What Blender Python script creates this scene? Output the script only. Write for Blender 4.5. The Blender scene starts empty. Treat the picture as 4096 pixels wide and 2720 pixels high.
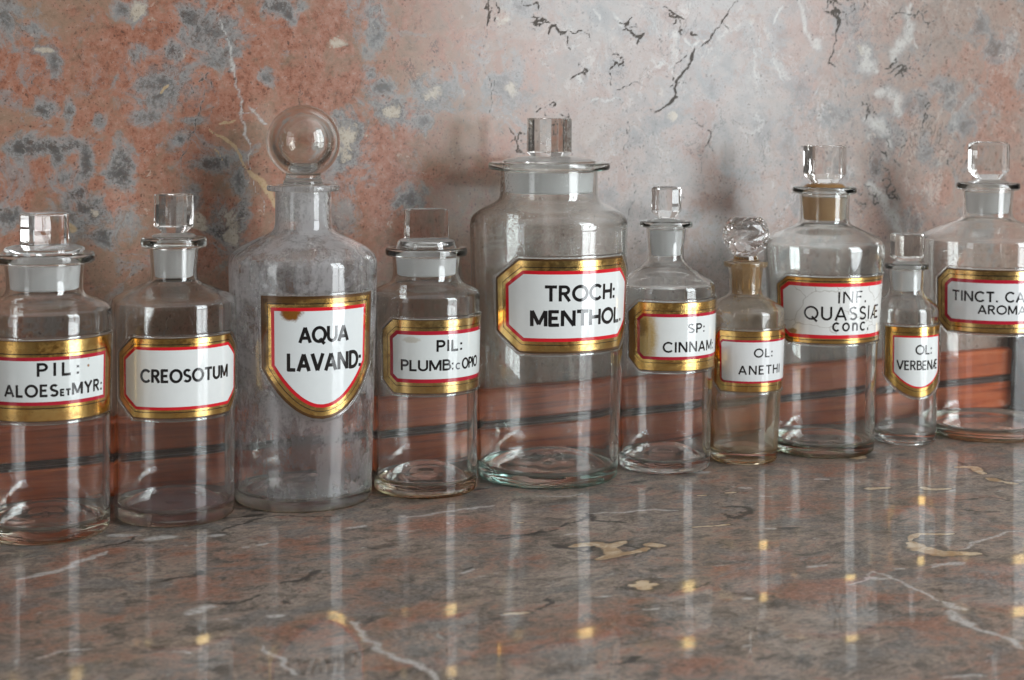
import bpy, bmesh, math, random
import numpy as np
from mathutils import Matrix, Vector, noise as mnoise

random.seed(7)
SC = bpy.context.scene
COL = SC.collection
R_ = math.radians

# ------------------------------------------------------------------ camera
cam = bpy.data.cameras.new('camera')
cam_o = bpy.data.objects.new('camera', cam)
COL.objects.link(cam_o)
cam.sensor_width = 36.0
cam.lens = 57.13
cam.shift_y = -0.1741
cam.clip_start = 0.02
cam.clip_end = 60
right = Vector((0.8988646, -0.438192, 0.00549662))
up = Vector((0.01035536, 0.03377801, 0.99937571))
fwd = Vector((0.4381041, 0.89824653, -0.0348995))
m = Matrix((right, up, -fwd)).transposed().to_4x4()
m.translation = Vector((0, 0, 0.3169))
cam_o.matrix_world = m
cam.dof.use_dof = True
cam.dof.focus_distance = 1.30
cam.dof.aperture_fstop = 9.5
SC.camera = cam_o

# ------------------------------------------------------------------ render
SC.render.engine = 'CYCLES'
cy = SC.cycles
cy.max_bounces = 26
cy.transmission_bounces = 24
cy.glossy_bounces = 20
cy.diffuse_bounces = 4
cy.transparent_max_bounces = 12
cy.caustics_reflective = True
cy.caustics_refractive = True
cy.blur_glossy = 0.35
cy.sample_clamp_indirect = 16.0
cy.use_adaptive_sampling = False
cy.use_denoising = True
try:
    cy.denoiser = 'OPENIMAGEDENOISE'
    cy.denoising_prefilter = 'ACCURATE'
except Exception:
    pass
SC.view_settings.view_transform = 'Standard'
SC.view_settings.look = 'None'
SC.view_settings.gamma = 1.0
SC.view_settings.exposure = 0.03
SC.view_settings.use_curve_mapping = False

# ------------------------------------------------------------------ room light
world = bpy.data.worlds.new('World')
SC.world = world
world.use_nodes = True
wn = world.node_tree
wn.nodes.clear()
wo = wn.nodes.new('ShaderNodeOutputWorld')
wb = wn.nodes.new('ShaderNodeBackground')
wt = wn.nodes.new('ShaderNodeTexCoord')
ws = wn.nodes.new('ShaderNodeSeparateXYZ')
wr = wn.nodes.new('ShaderNodeValToRGB')
wm = wn.nodes.new('ShaderNodeMath'); wm.operation = 'MULTIPLY_ADD'
wm.inputs[1].default_value = 0.5; wm.inputs[2].default_value = 0.5
wn.links.new(wt.outputs['Generated'], ws.inputs[0])
wn.links.new(ws.outputs['Z'], wm.inputs[0])
wn.links.new(wm.outputs[0], wr.inputs[0])
wn.links.new(wr.outputs[0], wb.inputs[0])
wn.links.new(wb.outputs[0], wo.inputs[0])
e = wr.color_ramp.elements
e[0].position = 0.0; e[0].color = (0.07, 0.065, 0.06, 1)
e[1].position = 1.0; e[1].color = (1.15, 1.16, 1.17, 1)
x = e.new(0.50); x.color = (0.085, 0.08, 0.078, 1)
x = e.new(0.66); x.color = (0.26, 0.26, 0.26, 1)
x = e.new(0.80); x.color = (0.85, 0.86, 0.87, 1)
wb.inputs[1].default_value = 0.72

def pane(name, loc, target, w, h, radiance, col):
    """one pane of a daylit window: an area lamp of the given radiance"""
    l = bpy.data.lights.new(name, 'AREA')
    l.shape = 'RECTANGLE'
    l.size = w; l.size_y = h
    l.energy = radiance * math.pi * w * h
    l.color = col
    o = bpy.data.objects.new(name, l)
    COL.objects.link(o)
    o.location = loc
    d = Vector(target) - Vector(loc); d.z = 0
    o.rotation_euler = d.to_track_quat('-Z', 'Y').to_euler()
    return o

def window(center, target, w, z0, z1, nx, nz, gap, radiance, col):
    c = Vector((center[0], center[1], 0)); d = Vector((target[0], target[1], 0)) - c
    d.normalize(); s = Vector((-d.y, d.x, 0))
    pw = w / nx; ph = (z1 - z0) / nz
    for i in range(nx):
        for j in range(nz):
            p = c + s * ((i + .5) * pw - w / 2)
            p.z = z0 + (j + .5) * ph
            pane('window_light', p, p + d, pw - gap, ph - gap, radiance, col)

# tall casement to the right, a dimmer one far to the left
window((2.06, -0.94), (0.65, 1.25), 1.02, 0.22, 2.15, 2, 3, 0.05, 14.0, (0.90, 0.96, 1.0))
window((2.06, -0.94), (0.65, 1.25), 1.02, -0.50, 0.20, 2, 1, 0.05, 14.0 * .6, (0.92, 0.97, 1.0))
window((-2.35, 0.05), (0.65, 1.25), 0.75, -0.4, 2.0, 1, 3, 0.06, 2.6, (0.93, 0.97, 1.0))

# ------------------------------------------------------------------ helpers
def obj(name, me, parent=None, mats=()):
    o = bpy.data.objects.new(name, me)
    COL.objects.link(o)
    if parent is not None:
        o.parent = parent
    for mt in mats:
        me.materials.append(mt)
    return o

def tag(o, label=None, category=None, group=None, kind=None):
    if label: o['label'] = label
    if category: o['category'] = category
    if group: o['group'] = group
    if kind: o['kind'] = kind
    return o

class NT:
    """small node-tree writer"""
    def __init__(self, name):
        self.mat = bpy.data.materials.new(name)
        self.mat.use_nodes = True
        self.t = self.mat.node_tree
        self.t.nodes.clear()
        self.out = self.t.nodes.new('ShaderNodeOutputMaterial')
    def put(self, sock, v):
        if isinstance(v, bpy.types.NodeSocket):
            self.t.links.new(v, sock)
        elif v is not None:
            if isinstance(v, (tuple, list)) and len(v) == 3 and sock.type == 'RGBA':
                v = (*v, 1)
            sock.default_value = v
    def n(self, typ, ins=None, **props):
        nd = self.t.nodes.new(typ)
        for k, v in props.items():
            setattr(nd, k, v)
        for k, v in (ins or {}).items():
            self.put(nd.inputs[k], v)
        return nd
    def coord(self):
        return self.n('ShaderNodeTexCoord').outputs['Object']
    def mapping(self, v, scale=(1, 1, 1), loc=(0, 0, 0), rot=(0, 0, 0)):
        return self.n('ShaderNodeMapping', {'Vector': v, 'Scale': scale, 'Location': loc, 'Rotation': rot}).outputs[0]
    def noise(self, v, scale, detail=4, rough=.55, dist=0.0, col=False):
        nd = self.n('ShaderNodeTexNoise', {'Vector': v, 'Scale': scale, 'Detail': detail, 'Roughness': rough, 'Distortion': dist})
        return nd.outputs['Color' if col else 'Fac']
    def voro(self, v, scale, feature='F1', out='Distance'):
        return self.n('ShaderNodeTexVoronoi', {'Vector': v, 'Scale': scale}, feature=feature).outputs[out]
    def math(self, op, a, b=None, c=None, clamp=False):
        nd = self.n('ShaderNodeMath', operation=op, use_clamp=clamp)
        for i, v in enumerate((a, b, c)):
            if v is not None:
                self.put(nd.inputs[i], v)
        return nd.outputs[0]
    def step(self, v, a, b, lo=0., hi=1.):
        """smooth map of v from a..b to lo..hi"""
        nd = self.n('ShaderNodeMapRange', {'Value': v, 'From Min': a, 'From Max': b, 'To Min': lo, 'To Max': hi}, interpolation_type='SMOOTHSTEP')
        return nd.outputs[0]
    def mix(self, f, a, b, blend='MIX'):
        nd = self.n('ShaderNodeMix', data_type='RGBA', blend_type=blend)
        self.put(nd.inputs[0], f); self.put(nd.inputs[6], a); self.put(nd.inputs[7], b)
        return nd.outputs[2]
    def ramp(self, f, stops):
        nd = self.n('ShaderNodeValToRGB', {'Fac': f})
        el = nd.color_ramp.elements
        while len(el) < len(stops):
            el.new(0.5)
        for i, (p, c) in enumerate(stops):
            el[i].position = p
            el[i].color = (*c, 1) if len(c) == 3 else c
        return nd.outputs[0]
    def attr(self, name):
        return self.n('ShaderNodeAttribute', attribute_name=name)
    def sep(self, v):
        return self.n('ShaderNodeSeparateXYZ', {0: v}).outputs
    def bump(self, h, strength, dist=0.001):
        return self.n('ShaderNodeBump', {'Height': h, 'Strength': strength, 'Distance': dist}).outputs[0]
    def principled(self, **kw):
        nd = self.n('ShaderNodeBsdfPrincipled')
        for k, v in kw.items():
            self.put(nd.inputs[k.replace('_', ' ')], v)
        return nd.outputs[0]
    def done(self, sh):
        self.t.links.new(sh, self.out.inputs['Surface'])
        return self.mat

# ------------------------------------------------------------------ marble features (metres on the stone)
WALL_FEATURES = {'crack': [([(0.616, 0.4062), (0.6182, 0.3964), (0.615, 0.3845), (0.6096, 0.3666), (0.613, 0.3469), (0.6197, 0.3271), (0.6176, 0.3112), (0.6309, 0.2914)], 0.0004), ([(0.5836, 0.3797), (0.5891, 0.3583), (0.6, 0.3427), (0.5947, 0.321), (0.5948, 0.2915)], 0.0003), ([(0.3459, 0.3486), (0.3533, 0.3396), (0.3579, 0.3305), (0.356, 0.3104), (0.3514, 0.2958), (0.3458, 0.2848), (0.3393, 0.2667), (0.342, 0.2448)], 0.0005), ([(0.2144, 0.3621), (0.2151, 0.3448), (0.2219, 0.3396), (0.2201, 0.3326)], 0.0004), ([(0.3258, 0.3825), (0.3266, 0.3681)], 0.0003), ([(0.3663, 0.3288), (0.3691, 0.3141), (0.3625, 0.3068), (0.3607, 0.2994)], 0.0003), ([(0.616, 0.4102), (0.6171, 0.3983), (0.615, 0.3884)], 0.001), ([(0.8767, 0.4167), (0.863, 0.3993), (0.8531, 0.3863), (0.8457, 0.3777), (0.8383, 0.3712)], 0.0007), ([(0.8309, 0.369), (0.8285, 0.3584), (0.82, 0.3478), (0.8127, 0.3393), (0.8116, 0.3268), (0.8044, 0.3184), (0.7959, 0.3131)], 0.0011), ([(0.8259, 0.371), (0.8211, 0.3625), (0.8113, 0.3561), (0.809, 0.3456), (0.8127, 0.3373)], 0.0005), ([(0.661, 0.3897), (0.6722, 0.392), (0.6882, 0.3844), (0.7042, 0.3827), (0.7181, 0.3831), (0.7252, 0.371)], 0.0006), ([(0.6836, 0.3903), (0.6882, 0.3823), (0.6951, 0.3815)], 0.001), ([(0.7579, 0.3881), (0.7651, 0.3821), (0.7771, 0.3845)], 0.0012), ([(0.7913, 0.4097), (0.8059, 0.406), (0.8171, 0.3938), (0.8135, 0.3854)], 0.0006), ([(0.7185, 0.3261), (0.7233, 0.3179), (0.7562, 0.3202), (0.7563, 0.3078)], 0.0004), ([(0.7537, 0.3325), (0.7632, 0.3378), (0.78, 0.3328)], 0.0005), ([(0.7587, 0.3037), (0.7601, 0.283), (0.7591, 0.2582), (0.7688, 0.2435), (0.7642, 0.2229), (0.7669, 0.1958)], 0.0005), ([(0.8266, 0.3079), (0.8391, 0.2974), (0.8504, 0.2932), (0.8493, 0.2826), (0.8444, 0.2741)], 0.0006), ([(0.8457, 0.272), (0.8459, 0.2486), (0.8448, 0.238), (0.8526, 0.2166)], 0.0004), ([(0.7899, 0.3037), (0.7877, 0.287), (0.7951, 0.2745)], 0.0003), ([(0.6449, 0.2856), (0.6461, 0.2776), (0.6539, 0.2735)], 0.0009), ([(0.9934, 0.4227), (1.0017, 0.4119), (0.9909, 0.4094), (1.0032, 0.4032), (0.9992, 0.3943), (0.9981, 0.381)], 0.00139), ([(0.9981, 0.381), (0.9942, 0.37), (0.9889, 0.3589)], 0.0009), ([(1.0179, 0.4235), (1.0208, 0.4147), (1.0099, 0.41)], 0.0007), ([(1.0317, 0.4217), (1.0402, 0.4109)], 0.0007), ([(1.0552, 0.3465), (1.072, 0.3557), (1.0918, 0.3583), (1.1031, 0.3664)], 0.0008), ([(1.0609, 0.3421), (1.0777, 0.3513), (1.1005, 0.3516)], 0.0007), ([(1.1169, 0.4041), (1.1145, 0.3745), (1.1061, 0.3607)], 0.0005), ([(1.1009, 0.3335), (1.1184, 0.32), (1.1099, 0.3085), (1.1078, 0.2676)], 0.0006), ([(1.0387, 0.3307), (1.0445, 0.3174), (1.0337, 0.2995)], 0.0008), ([(1.0567, 0.259), (1.0682, 0.2454), (1.0628, 0.2319), (1.0771, 0.2226)], 0.0009), ([(1.0816, 0.2927), (1.0875, 0.2814), (1.0791, 0.2678)], 0.0006), ([(1.0936, 0.4192), (1.1052, 0.4128), (1.114, 0.4017)], 0.0007), ([(1.0652, 0.4206), (1.0738, 0.4119), (1.088, 0.4101)], 0.0006), ([(0.7394, 0.3488), (0.7464, 0.3571), (0.7535, 0.351)], 0.0008), ([(0.6497, 0.4073), (0.6654, 0.4098), (0.6677, 0.4019)], 0.0009), ([(1.0347, 0.2392), (1.0517, 0.2232), (1.0689, 0.2047)], 0.0005), ([(0.7103, 0.3463), (0.7149, 0.3505)], 0.0008), ([(0.794, 0.3808), (0.7977, 0.3767)], 0.0009), ([(0.675, 0.3157), (0.6728, 0.3076), (0.6808, 0.3066)], 0.0005), ([(1.0937, 0.2541), (1.1081, 0.2494), (1.1196, 0.2538)], 0.0004), ([(1.1485, 0.2764), (1.1605, 0.2671), (1.1638, 0.2486)], 0.0004)], 'white': [([(0.371, 0.3947), (0.3776, 0.3729), (0.3814, 0.351), (0.3851, 0.3381), (0.3908, 0.3197), (0.3927, 0.2994), (0.3965, 0.2846), (0.3984, 0.2604)], 0.0008), ([(0.3804, 0.3528), (0.3842, 0.3418)], 0.00159), ([(0.3965, 0.2605), (0.4061, 0.2399), (0.41, 0.2248)], 0.0004), ([(0.3813, 0.3105), (0.4042, 0.3143)], 0.0003), ([(0.3965, 0.3142), (0.4119, 0.2994)], 0.001), ([(1.0907, 0.4214), (1.0911, 0.4011), (1.0772, 0.3783), (1.069, 0.3624)], 0.00339), ([(1.0324, 0.3774), (1.0327, 0.3596), (1.0495, 0.3531)], 0.00378), ([(1.0471, 0.3308), (1.0753, 0.3265), (1.0784, 0.3085)], 0.00339), ([(1.0336, 0.3039), (1.056, 0.2995), (1.0646, 0.2905)], 0.00359), ([(1.0648, 0.2815), (1.0622, 0.2657)], 0.00299), ([(0.9519, 0.4213), (0.9588, 0.402), (0.9671, 0.3826), (0.9752, 0.374)], 0.00159), ([(0.9224, 0.3686), (0.9305, 0.3493), (0.9359, 0.3407)], 0.0009), ([(0.899, 0.3767), (0.9018, 0.3554), (0.9072, 0.3382)], 0.0009), ([(0.9348, 0.4164), (0.922, 0.3966)], 0.0008), ([(0.9091, 0.3877), (0.9107, 0.3662)], 0.0008), ([(0.7793, 0.4032), (0.7891, 0.391), (0.7989, 0.3788)], 0.0007), ([(0.8085, 0.3873), (0.8088, 0.3623)], 0.00339), ([(0.8184, 0.3834), (0.8284, 0.3731)], 0.0012), ([(0.8284, 0.37), (0.8482, 0.3799)], 0.0012), ([(0.7436, 0.4021), (0.7532, 0.3901)], 0.00129), ([(0.7225, 0.4056), (0.7296, 0.3956)], 0.00129), ([(0.7943, 0.3558), (0.804, 0.3518)], 0.00199), ([(0.7068, 0.3443), (0.7115, 0.3382)], 0.00219), ([(1.0402, 0.2391), (1.063, 0.2162), (1.0805, 0.1908)], 0.00398), ([(1.0941, 0.3877), (1.1001, 0.3765)], 0.0008), ([(0.9724, 0.3827), (0.9779, 0.3762)], 0.00259), ([(0.8999, 0.4025), (0.8961, 0.3959)], 0.00179), ([(0.7209, 0.32), (0.7562, 0.3202)], 0.0012)], 'yellow': [([(0.3625, 0.2958), (0.3775, 0.2865), (0.3889, 0.2735), (0.3965, 0.2605)], 0.0009), ([(0.3965, 0.2605), (0.4081, 0.251), (0.4148, 0.2416), (0.4187, 0.2302)], 0.00169), ([(0.3663, 0.2811), (0.3709, 0.2755), (0.3747, 0.2681)], 0.0005), ([(0.37, 0.2994), (0.3813, 0.3013), (0.3851, 0.3031)], 0.0008), ([(0.2488, 0.2199), (0.2523, 0.2154)], 0.00159), ([(0.322, 0.3247), (0.3293, 0.332)], 0.0008)], 'gray': [(0.3496, 0.3904, 0.0129, 0.0159, 0.5), (0.3645, 0.3744, 0.028, 0.0199, 0.4), (0.333, 0.3601, 0.0118, 0.01, 0.9), (0.3031, 0.3551, 0.009, 0.0084, 0.4), (0.2186, 0.3744, 0.0118, 0.009, 0.1), (0.2382, 0.3504, 0.0069, 0.0189, 0.2), (0.2305, 0.3581, 0.0194, 0.004, 0.3), (0.232, 0.31, 0.0118, 0.0096, 0.8), (0.2495, 0.3092, 0.0052, 0.012, 0.2), (0.2727, 0.303, 0.0056, 0.008, 0.2), (0.3257, 0.3302, 0.0301, 0.0219, 0.45), (0.3093, 0.3066, 0.0129, 0.008, 0.3), (0.2131, 0.2812, 0.014, 0.0123, 0.9), (0.2387, 0.2819, 0.0301, 0.0068, 0.9), (0.2621, 0.2693, 0.0065, 0.0169, 0.6), (0.2404, 0.2713, 0.0065, 0.008, 0.6), (0.2559, 0.2446, 0.0108, 0.007, 0.8), (0.2473, 0.2571, 0.0129, 0.008, 0.3), (0.2894, 0.2619, 0.0118, 0.0189, 0.7), (0.2698, 0.2256, 0.028, 0.0169, 0.9), (0.201, 0.2264, 0.0129, 0.01, 0.5), (0.3606, 0.2674, 0.0172, 0.0076, 0.8), (0.388, 0.255, 0.0086, 0.0169, 0.3), (0.3794, 0.2126, 0.0204, 0.0239, 1.0), (0.3494, 0.2364, 0.0086, 0.012, 0.5), (0.4206, 0.3981, 0.0161, 0.01, 0.9), (0.4313, 0.3901, 0.0065, 0.006, 0.7), (0.5092, 0.3875, 0.0097, 0.0219, 0.2), (0.5052, 0.3415, 0.0086, 0.0064, 0.2), (0.5135, 0.3311, 0.0129, 0.009, 0.25), (0.5259, 0.31, 0.0204, 0.0139, 0.5), (0.485, 0.2803, 0.0215, 0.0319, 0.7), (0.5531, 0.3033, 0.0151, 0.0139, 0.3), (0.5657, 0.3247, 0.0237, 0.0189, 0.35), (0.6373, 0.3313, 0.0215, 0.0199, 0.5), (0.3495, 0.3031, 0.0129, 0.004, 0.4), (0.3384, 0.2867, 0.0075, 0.0044, 0.7), (0.3757, 0.3582, 0.0151, 0.012, 0.5), (0.5408, 0.2333, 0.0172, 0.012, 0.5), (0.2019, 0.3861, 0.0108, 0.0179, 0.3), (0.4119, 0.3385, 0.0086, 0.006, 0.2), (0.2916, 0.3923, 0.0065, 0.006, 0.2), (0.2751, 0.2103, 0.0172, 0.01, 0.5), (0.3889, 0.2216, 0.0129, 0.0139, 0.3), (0.3041, 0.3909, 0.0065, 0.01, 0.1), (0.9544, 0.3387, 0.0191, 0.0219, 0.7), (0.9843, 0.3083, 0.0359, 0.012, 0.55), (0.8537, 0.3366, 0.0179, 0.012, 0.6), (0.8094, 0.3058, 0.0143, 0.01, 0.3), (0.7685, 0.283, 0.0084, 0.009, 0.5), (1.1385, 0.3361, 0.0191, 0.012, 0.6), (1.2032, 0.3786, 0.0155, 0.0139, 0.6), (1.0618, 0.2882, 0.0263, 0.0219, 0.9), (1.1418, 0.3201, 0.0143, 0.01, 0.4), (0.7441, 0.3529, 0.012, 0.008, 0.8), (0.6542, 0.4054, 0.0215, 0.008, 0.8), (1.1816, 0.4058, 0.012, 0.0159, 0.4), (1.0325, 0.3707, 0.0167, 0.0179, 0.4), (0.9274, 0.3817, 0.0143, 0.0279, 0.3), (0.79, 0.2995, 0.0096, 0.012, 0.4), (0.9419, 0.2821, 0.0096, 0.0279, 0.3), (1.1011, 0.3176, 0.0215, 0.012, 0.4), (0.7226, 0.4015, 0.0143, 0.012, 0.5), (0.7651, 0.3842, 0.0191, 0.008, 0.5), (1.0155, 0.4013, 0.0143, 0.0199, 0.3), (1.1136, 0.2675, 0.0143, 0.0199, 0.4), (1.1004, 0.1994, 0.0143, 0.012, 0.4), (0.6413, 0.3315, 0.0239, 0.0199, 0.6), (0.738, 0.2338, 0.012, 0.012, 0.4), (0.9613, 0.225, 0.0191, 0.0179, 0.4), (1.2244, 0.3837, 0.012, 0.0159, 0.3), (0.8351, 0.2128, 0.0143, 0.008, 0.3), (1.0015, 0.2486, 0.0143, 0.01, 0.5), (1.0483, 0.2547, 0.0096, 0.012, 0.8), (0.9103, 0.2995, 0.012, 0.0159, 0.2), (0.8431, 0.3861, 0.0215, 0.012, 0.2), (1.1599, 0.2994, 0.0143, 0.012, 0.3)], 'core': [(0.3794, 0.221, 0.0105, 0.01), (0.3832, 0.207, 0.0088, 0.012), (0.5238, 0.31, 0.0083, 0.0064), (0.483, 0.2841, 0.0092, 0.0149), (0.5636, 0.3267, 0.0099, 0.008), (0.3041, 0.3927, 0.0061, 0.008), (0.3531, 0.2207, 0.0088, 0.01), (0.2699, 0.2283, 0.0044, 0.004), (0.8094, 0.3069, 0.0061, 0.005), (1.0325, 0.3729, 0.0077, 0.008), (0.7092, 0.3423, 0.0057, 0.0044), (0.8388, 0.327, 0.0066, 0.0052), (0.6299, 0.3968, 0.0044, 0.006), (0.8987, 0.4003, 0.0048, 0.0056), (0.6413, 0.3315, 0.0088, 0.008), (0.2305, 0.3581, 0.0131, 0.0024), (0.6281, 0.3947, 0.0088, 0.008), (0.4748, 0.3677, 0.0077, 0.005), (0.5013, 0.2898, 0.0044, 0.0032), (0.3149, 0.384, 0.0044, 0.0028)], 'red': [(0.2134, 0.3395, 0.0285, 0.0179, 1.0), (0.3239, 0.3681, 0.0329, 0.0339, 0.7), (0.3738, 0.316, 0.0241, 0.0179, 0.9), (0.4313, 0.3798, 0.057, 0.0259, 0.8), (0.4313, 0.3387, 0.0438, 0.0239, 0.7), (0.491, 0.3299, 0.0263, 0.0239, 0.5), (0.5013, 0.2572, 0.057, 0.0438, 0.9), (0.2861, 0.3458, 0.0263, 0.0299, 0.5), (0.2214, 0.247, 0.0438, 0.0299, 0.7), (0.3183, 0.2832, 0.0438, 0.0398, 0.6), (0.471, 0.2348, 0.0438, 0.0398, 0.6), (0.355, 0.2372, 0.0219, 0.0239, 0.6), (1.2102, 0.3368, 0.0285, 0.0279, 1.0), (1.1961, 0.2855, 0.0372, 0.0239, 0.7), (0.865, 0.2313, 0.0351, 0.0239, 0.7), (0.9297, 0.2126, 0.0329, 0.0199, 0.4), (0.9638, 0.3345, 0.011, 0.012, 0.5), (0.9937, 0.4007, 0.0329, 0.0239, 0.3), (1.2374, 0.2075, 0.0131, 0.0398, 0.9), (1.15, 0.3523, 0.0263, 0.0199, 0.4), (0.677, 0.36, 0.0131, 0.0179, 0.2), (0.6283, 0.2817, 0.0131, 0.0199, 0.5), (1.0573, 0.223, 0.0263, 0.0199, 0.4), (0.7569, 0.2417, 0.0153, 0.012, 0.5), (0.201, 0.2125, 0.0219, 0.01, 0.8), (0.4216, 0.3013, 0.0263, 0.0299, 0.5)]}
SHELF_WHITE = [([(0.1765, 1.105), (0.1994, 1.1114), (0.2095, 1.1184), (0.2276, 1.1339), (0.243, 1.1485)], 0.0036), ([(0.2548, 1.1888), (0.2724, 1.1807)], 0.0049), ([(0.2759, 1.1676), (0.2935, 1.1662)], 0.00595), ([(0.2585, 0.9835), (0.2665, 0.9921), (0.2768, 0.9933)], 0.00515), ([(0.2709, 0.9672), (0.2788, 0.9654)], 0.0017), ([(0.3021, 0.9607), (0.3102, 0.957)], 0.0029), ([(0.3437, 1.1192), (0.3523, 1.1204)], 0.0023), ([(0.3326, 1.1178), (0.3372, 1.117)], 0.00195), ([(0.3199, 1.1567), (0.329, 1.1566)], 0.003), ([(0.3451, 0.9287), (0.3438, 0.9061), (0.3449, 0.8834), (0.3416, 0.8678), (0.3459, 0.8512), (0.3524, 0.834), (0.3517, 0.8132)], 0.0024), ([(0.4713, 1.147), (0.4947, 1.1496), (0.524, 1.1515), (0.5475, 1.1523)], 0.0028), ([(0.4184, 1.136), (0.4332, 1.1377)], 0.0027), ([(0.1587, 0.9409), (0.168, 0.9448), (0.1919, 0.9441)], 0.00135), ([(0.2823, 0.9083), (0.2869, 0.8809), (0.2846, 0.8539)], 0.00185), ([(0.446, 0.9941), (0.4599, 0.9992)], 0.00215), ([(0.2329, 0.9207), (0.2412, 0.9126)], 0.0017), ([(0.4335, 0.9019), (0.4483, 0.8975)], 0.002), ([(0.6036, 1.0981), (0.6288, 1.0902), (0.6562, 1.0891), (0.6718, 1.078)], 0.0021), ([(0.7035, 1.0031), (0.7095, 1.0003)], 0.00235), ([(0.7952, 0.8981), (0.8178, 0.9073), (0.8471, 0.9139), (0.875, 0.9183)], 0.002), ([(0.749, 0.8702), (0.7658, 0.8714), (0.7761, 0.8696)], 0.0038), ([(0.7232, 0.8774), (0.7281, 0.8752)], 0.0019), ([(0.6905, 0.8684), (0.702, 0.8619)], 0.0029), ([(0.6701, 0.8611), (0.7045, 0.879), (0.7054, 0.8614), (0.7049, 0.8449), (0.7039, 0.8238), (0.7029, 0.8034)], 0.0016), ([(0.7029, 0.8034), (0.7037, 0.7878)], 0.004), ([(0.6945, 0.7896), (0.6859, 0.7717), (0.6847, 0.7604)], 0.00385), ([(0.6832, 0.7588), (0.688, 0.7428), (0.6856, 0.7216), (0.6835, 0.714)], 0.0023), ([(0.7567, 1.1858), (0.7672, 1.181)], 0.00435), ([(0.6072, 0.6968), (0.6333, 0.6884)], 0.0014), ([(0.5589, 1.0505), (0.5693, 1.0491)], 0.00325), ([(0.5918, 1.1666), (0.6298, 1.1574)], 0.002), ([(0.671, 0.9064), (0.6854, 0.9056)], 0.00265), ([(0.7577, 1.0903), (0.7651, 1.0853)], 0.00185), ([(0.5901, 0.8652), (0.594, 0.8634)], 0.00275), ([(0.5047, 0.9085), (0.515, 0.9064)], 0.00165), ([(0.5191, 0.8739), (0.5297, 0.8699)], 0.0014), ([(0.7594, 1.1216), (0.7664, 1.1158)], 0.0026), ([(0.8347, 1.1197), (0.8451, 1.115)], 0.00235)]
SHELF_CREAM = [([(0.5468, 1.0209), (0.565, 1.0209), (0.5729, 1.0088), (0.5884, 1.0167)], 0.00435), ([(0.5714, 1.0095), (0.5652, 0.9889), (0.5498, 0.9837)], 0.0041), ([(0.5652, 0.9889), (0.5838, 0.9897), (0.594, 0.9945)], 0.00295), ([(0.6015, 1.004), (0.6065, 0.9952)], 0.00355), ([(0.5398, 0.9205), (0.5529, 0.9167)], 0.0051), ([(0.5495, 0.9254), (0.542, 0.9098)], 0.0043), ([(0.6573, 1.0294), (0.6838, 1.0258)], 0.00245), ([(0.7381, 1.111), (0.7468, 1.1095)], 0.00225), ([(0.7124, 1.1128), (0.7186, 1.1108)], 0.0019), ([(0.4372, 0.9021), (0.4514, 0.898)], 0.00235), ([(0.7797, 0.9315), (0.7987, 0.9431), (0.8213, 0.9327)], 0.00265), ([(0.7765, 0.9264), (0.7734, 0.9082), (0.7787, 0.8931), (0.8017, 0.8824)], 0.00565), ([(0.8547, 1.0736), (0.8715, 1.0701)], 0.00375), ([(0.8997, 1.059), (0.8986, 1.0508), (0.9154, 1.0457)], 0.00345), ([(0.9775, 1.1056), (0.9919, 1.0991), (0.9808, 1.0757)], 0.00375), ([(0.9725, 1.0611), (0.9787, 1.0358)], 0.0032), ([(0.9238, 1.1799), (0.9216, 1.1708)], 0.00525), ([(0.5416, 1.0971), (0.5447, 1.0957)], 0.00145)]
SHELF_DARK = [([(0.3319, 1.1669), (0.3454, 1.1782), (0.3745, 1.1938), (0.4055, 1.1795), (0.4326, 1.1745)], 0.00125), ([(0.2362, 1.1612), (0.2674, 1.1729), (0.2761, 1.1824)], 0.0012), ([(0.33, 1.0226), (0.3552, 1.0333), (0.3641, 1.0407)], 0.0019), ([(0.2608, 1.0603), (0.2808, 1.0622), (0.2896, 1.0724)], 0.00175), ([(0.3193, 0.9851), (0.3217, 0.9789)], 0.0018), ([(0.4692, 1.2123), (0.5498, 1.2085), (0.5698, 1.2079)], 0.0017), ([(0.4484, 0.9958), (0.4607, 1.0047)], 0.0012), ([(0.2707, 1.0026), (0.2976, 0.9952), (0.3107, 1.0047)], 0.0009), ([(0.3591, 1.2009), (0.3735, 1.2018)], 0.00225), ([(0.5081, 1.0616), (0.5313, 1.0644)], 0.00165), ([(0.5647, 1.0722), (0.6036, 1.0981), (0.5969, 1.0789), (0.6152, 1.0632)], 0.0017), ([(0.5435, 1.0147), (0.5509, 1.0018), (0.5782, 1.0181), (0.584, 1.0089), (0.5911, 0.9927), (0.5752, 0.9811)], 0.00125), ([(0.7094, 1.0724), (0.7254, 1.065), (0.7182, 1.0452), (0.698, 1.0396), (0.6978, 1.0547)], 0.0021), ([(0.7139, 1.051), (0.7167, 1.046)], 0.00285), ([(0.5272, 0.9221), (0.5353, 0.9129)], 0.00195), ([(0.4582, 0.9022), (0.4747, 0.9096), (0.4751, 0.9197)], 0.0014), ([(0.5129, 1.0684), (0.5291, 1.0643), (0.5602, 1.0672)], 0.0017), ([(0.8879, 1.0141), (0.9252, 1.0091), (0.9393, 0.9864)], 0.00115), ([(0.873, 0.9892), (0.9001, 0.9691)], 0.0011), ([(0.7118, 1.0007), (0.7274, 0.997)], 0.00185), ([(0.5658, 0.8987), (0.5885, 0.9046)], 0.00105), ([(0.4512, 0.7935), (0.4664, 0.7946), (0.4736, 0.7995)], 0.00125), ([(0.9929, 1.1231), (0.9878, 1.1058)], 0.00175), ([(0.6858, 1.1746), (0.7019, 1.1761)], 0.0021), ([(0.5374, 1.0304), (0.5449, 1.014)], 0.00205)]
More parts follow.
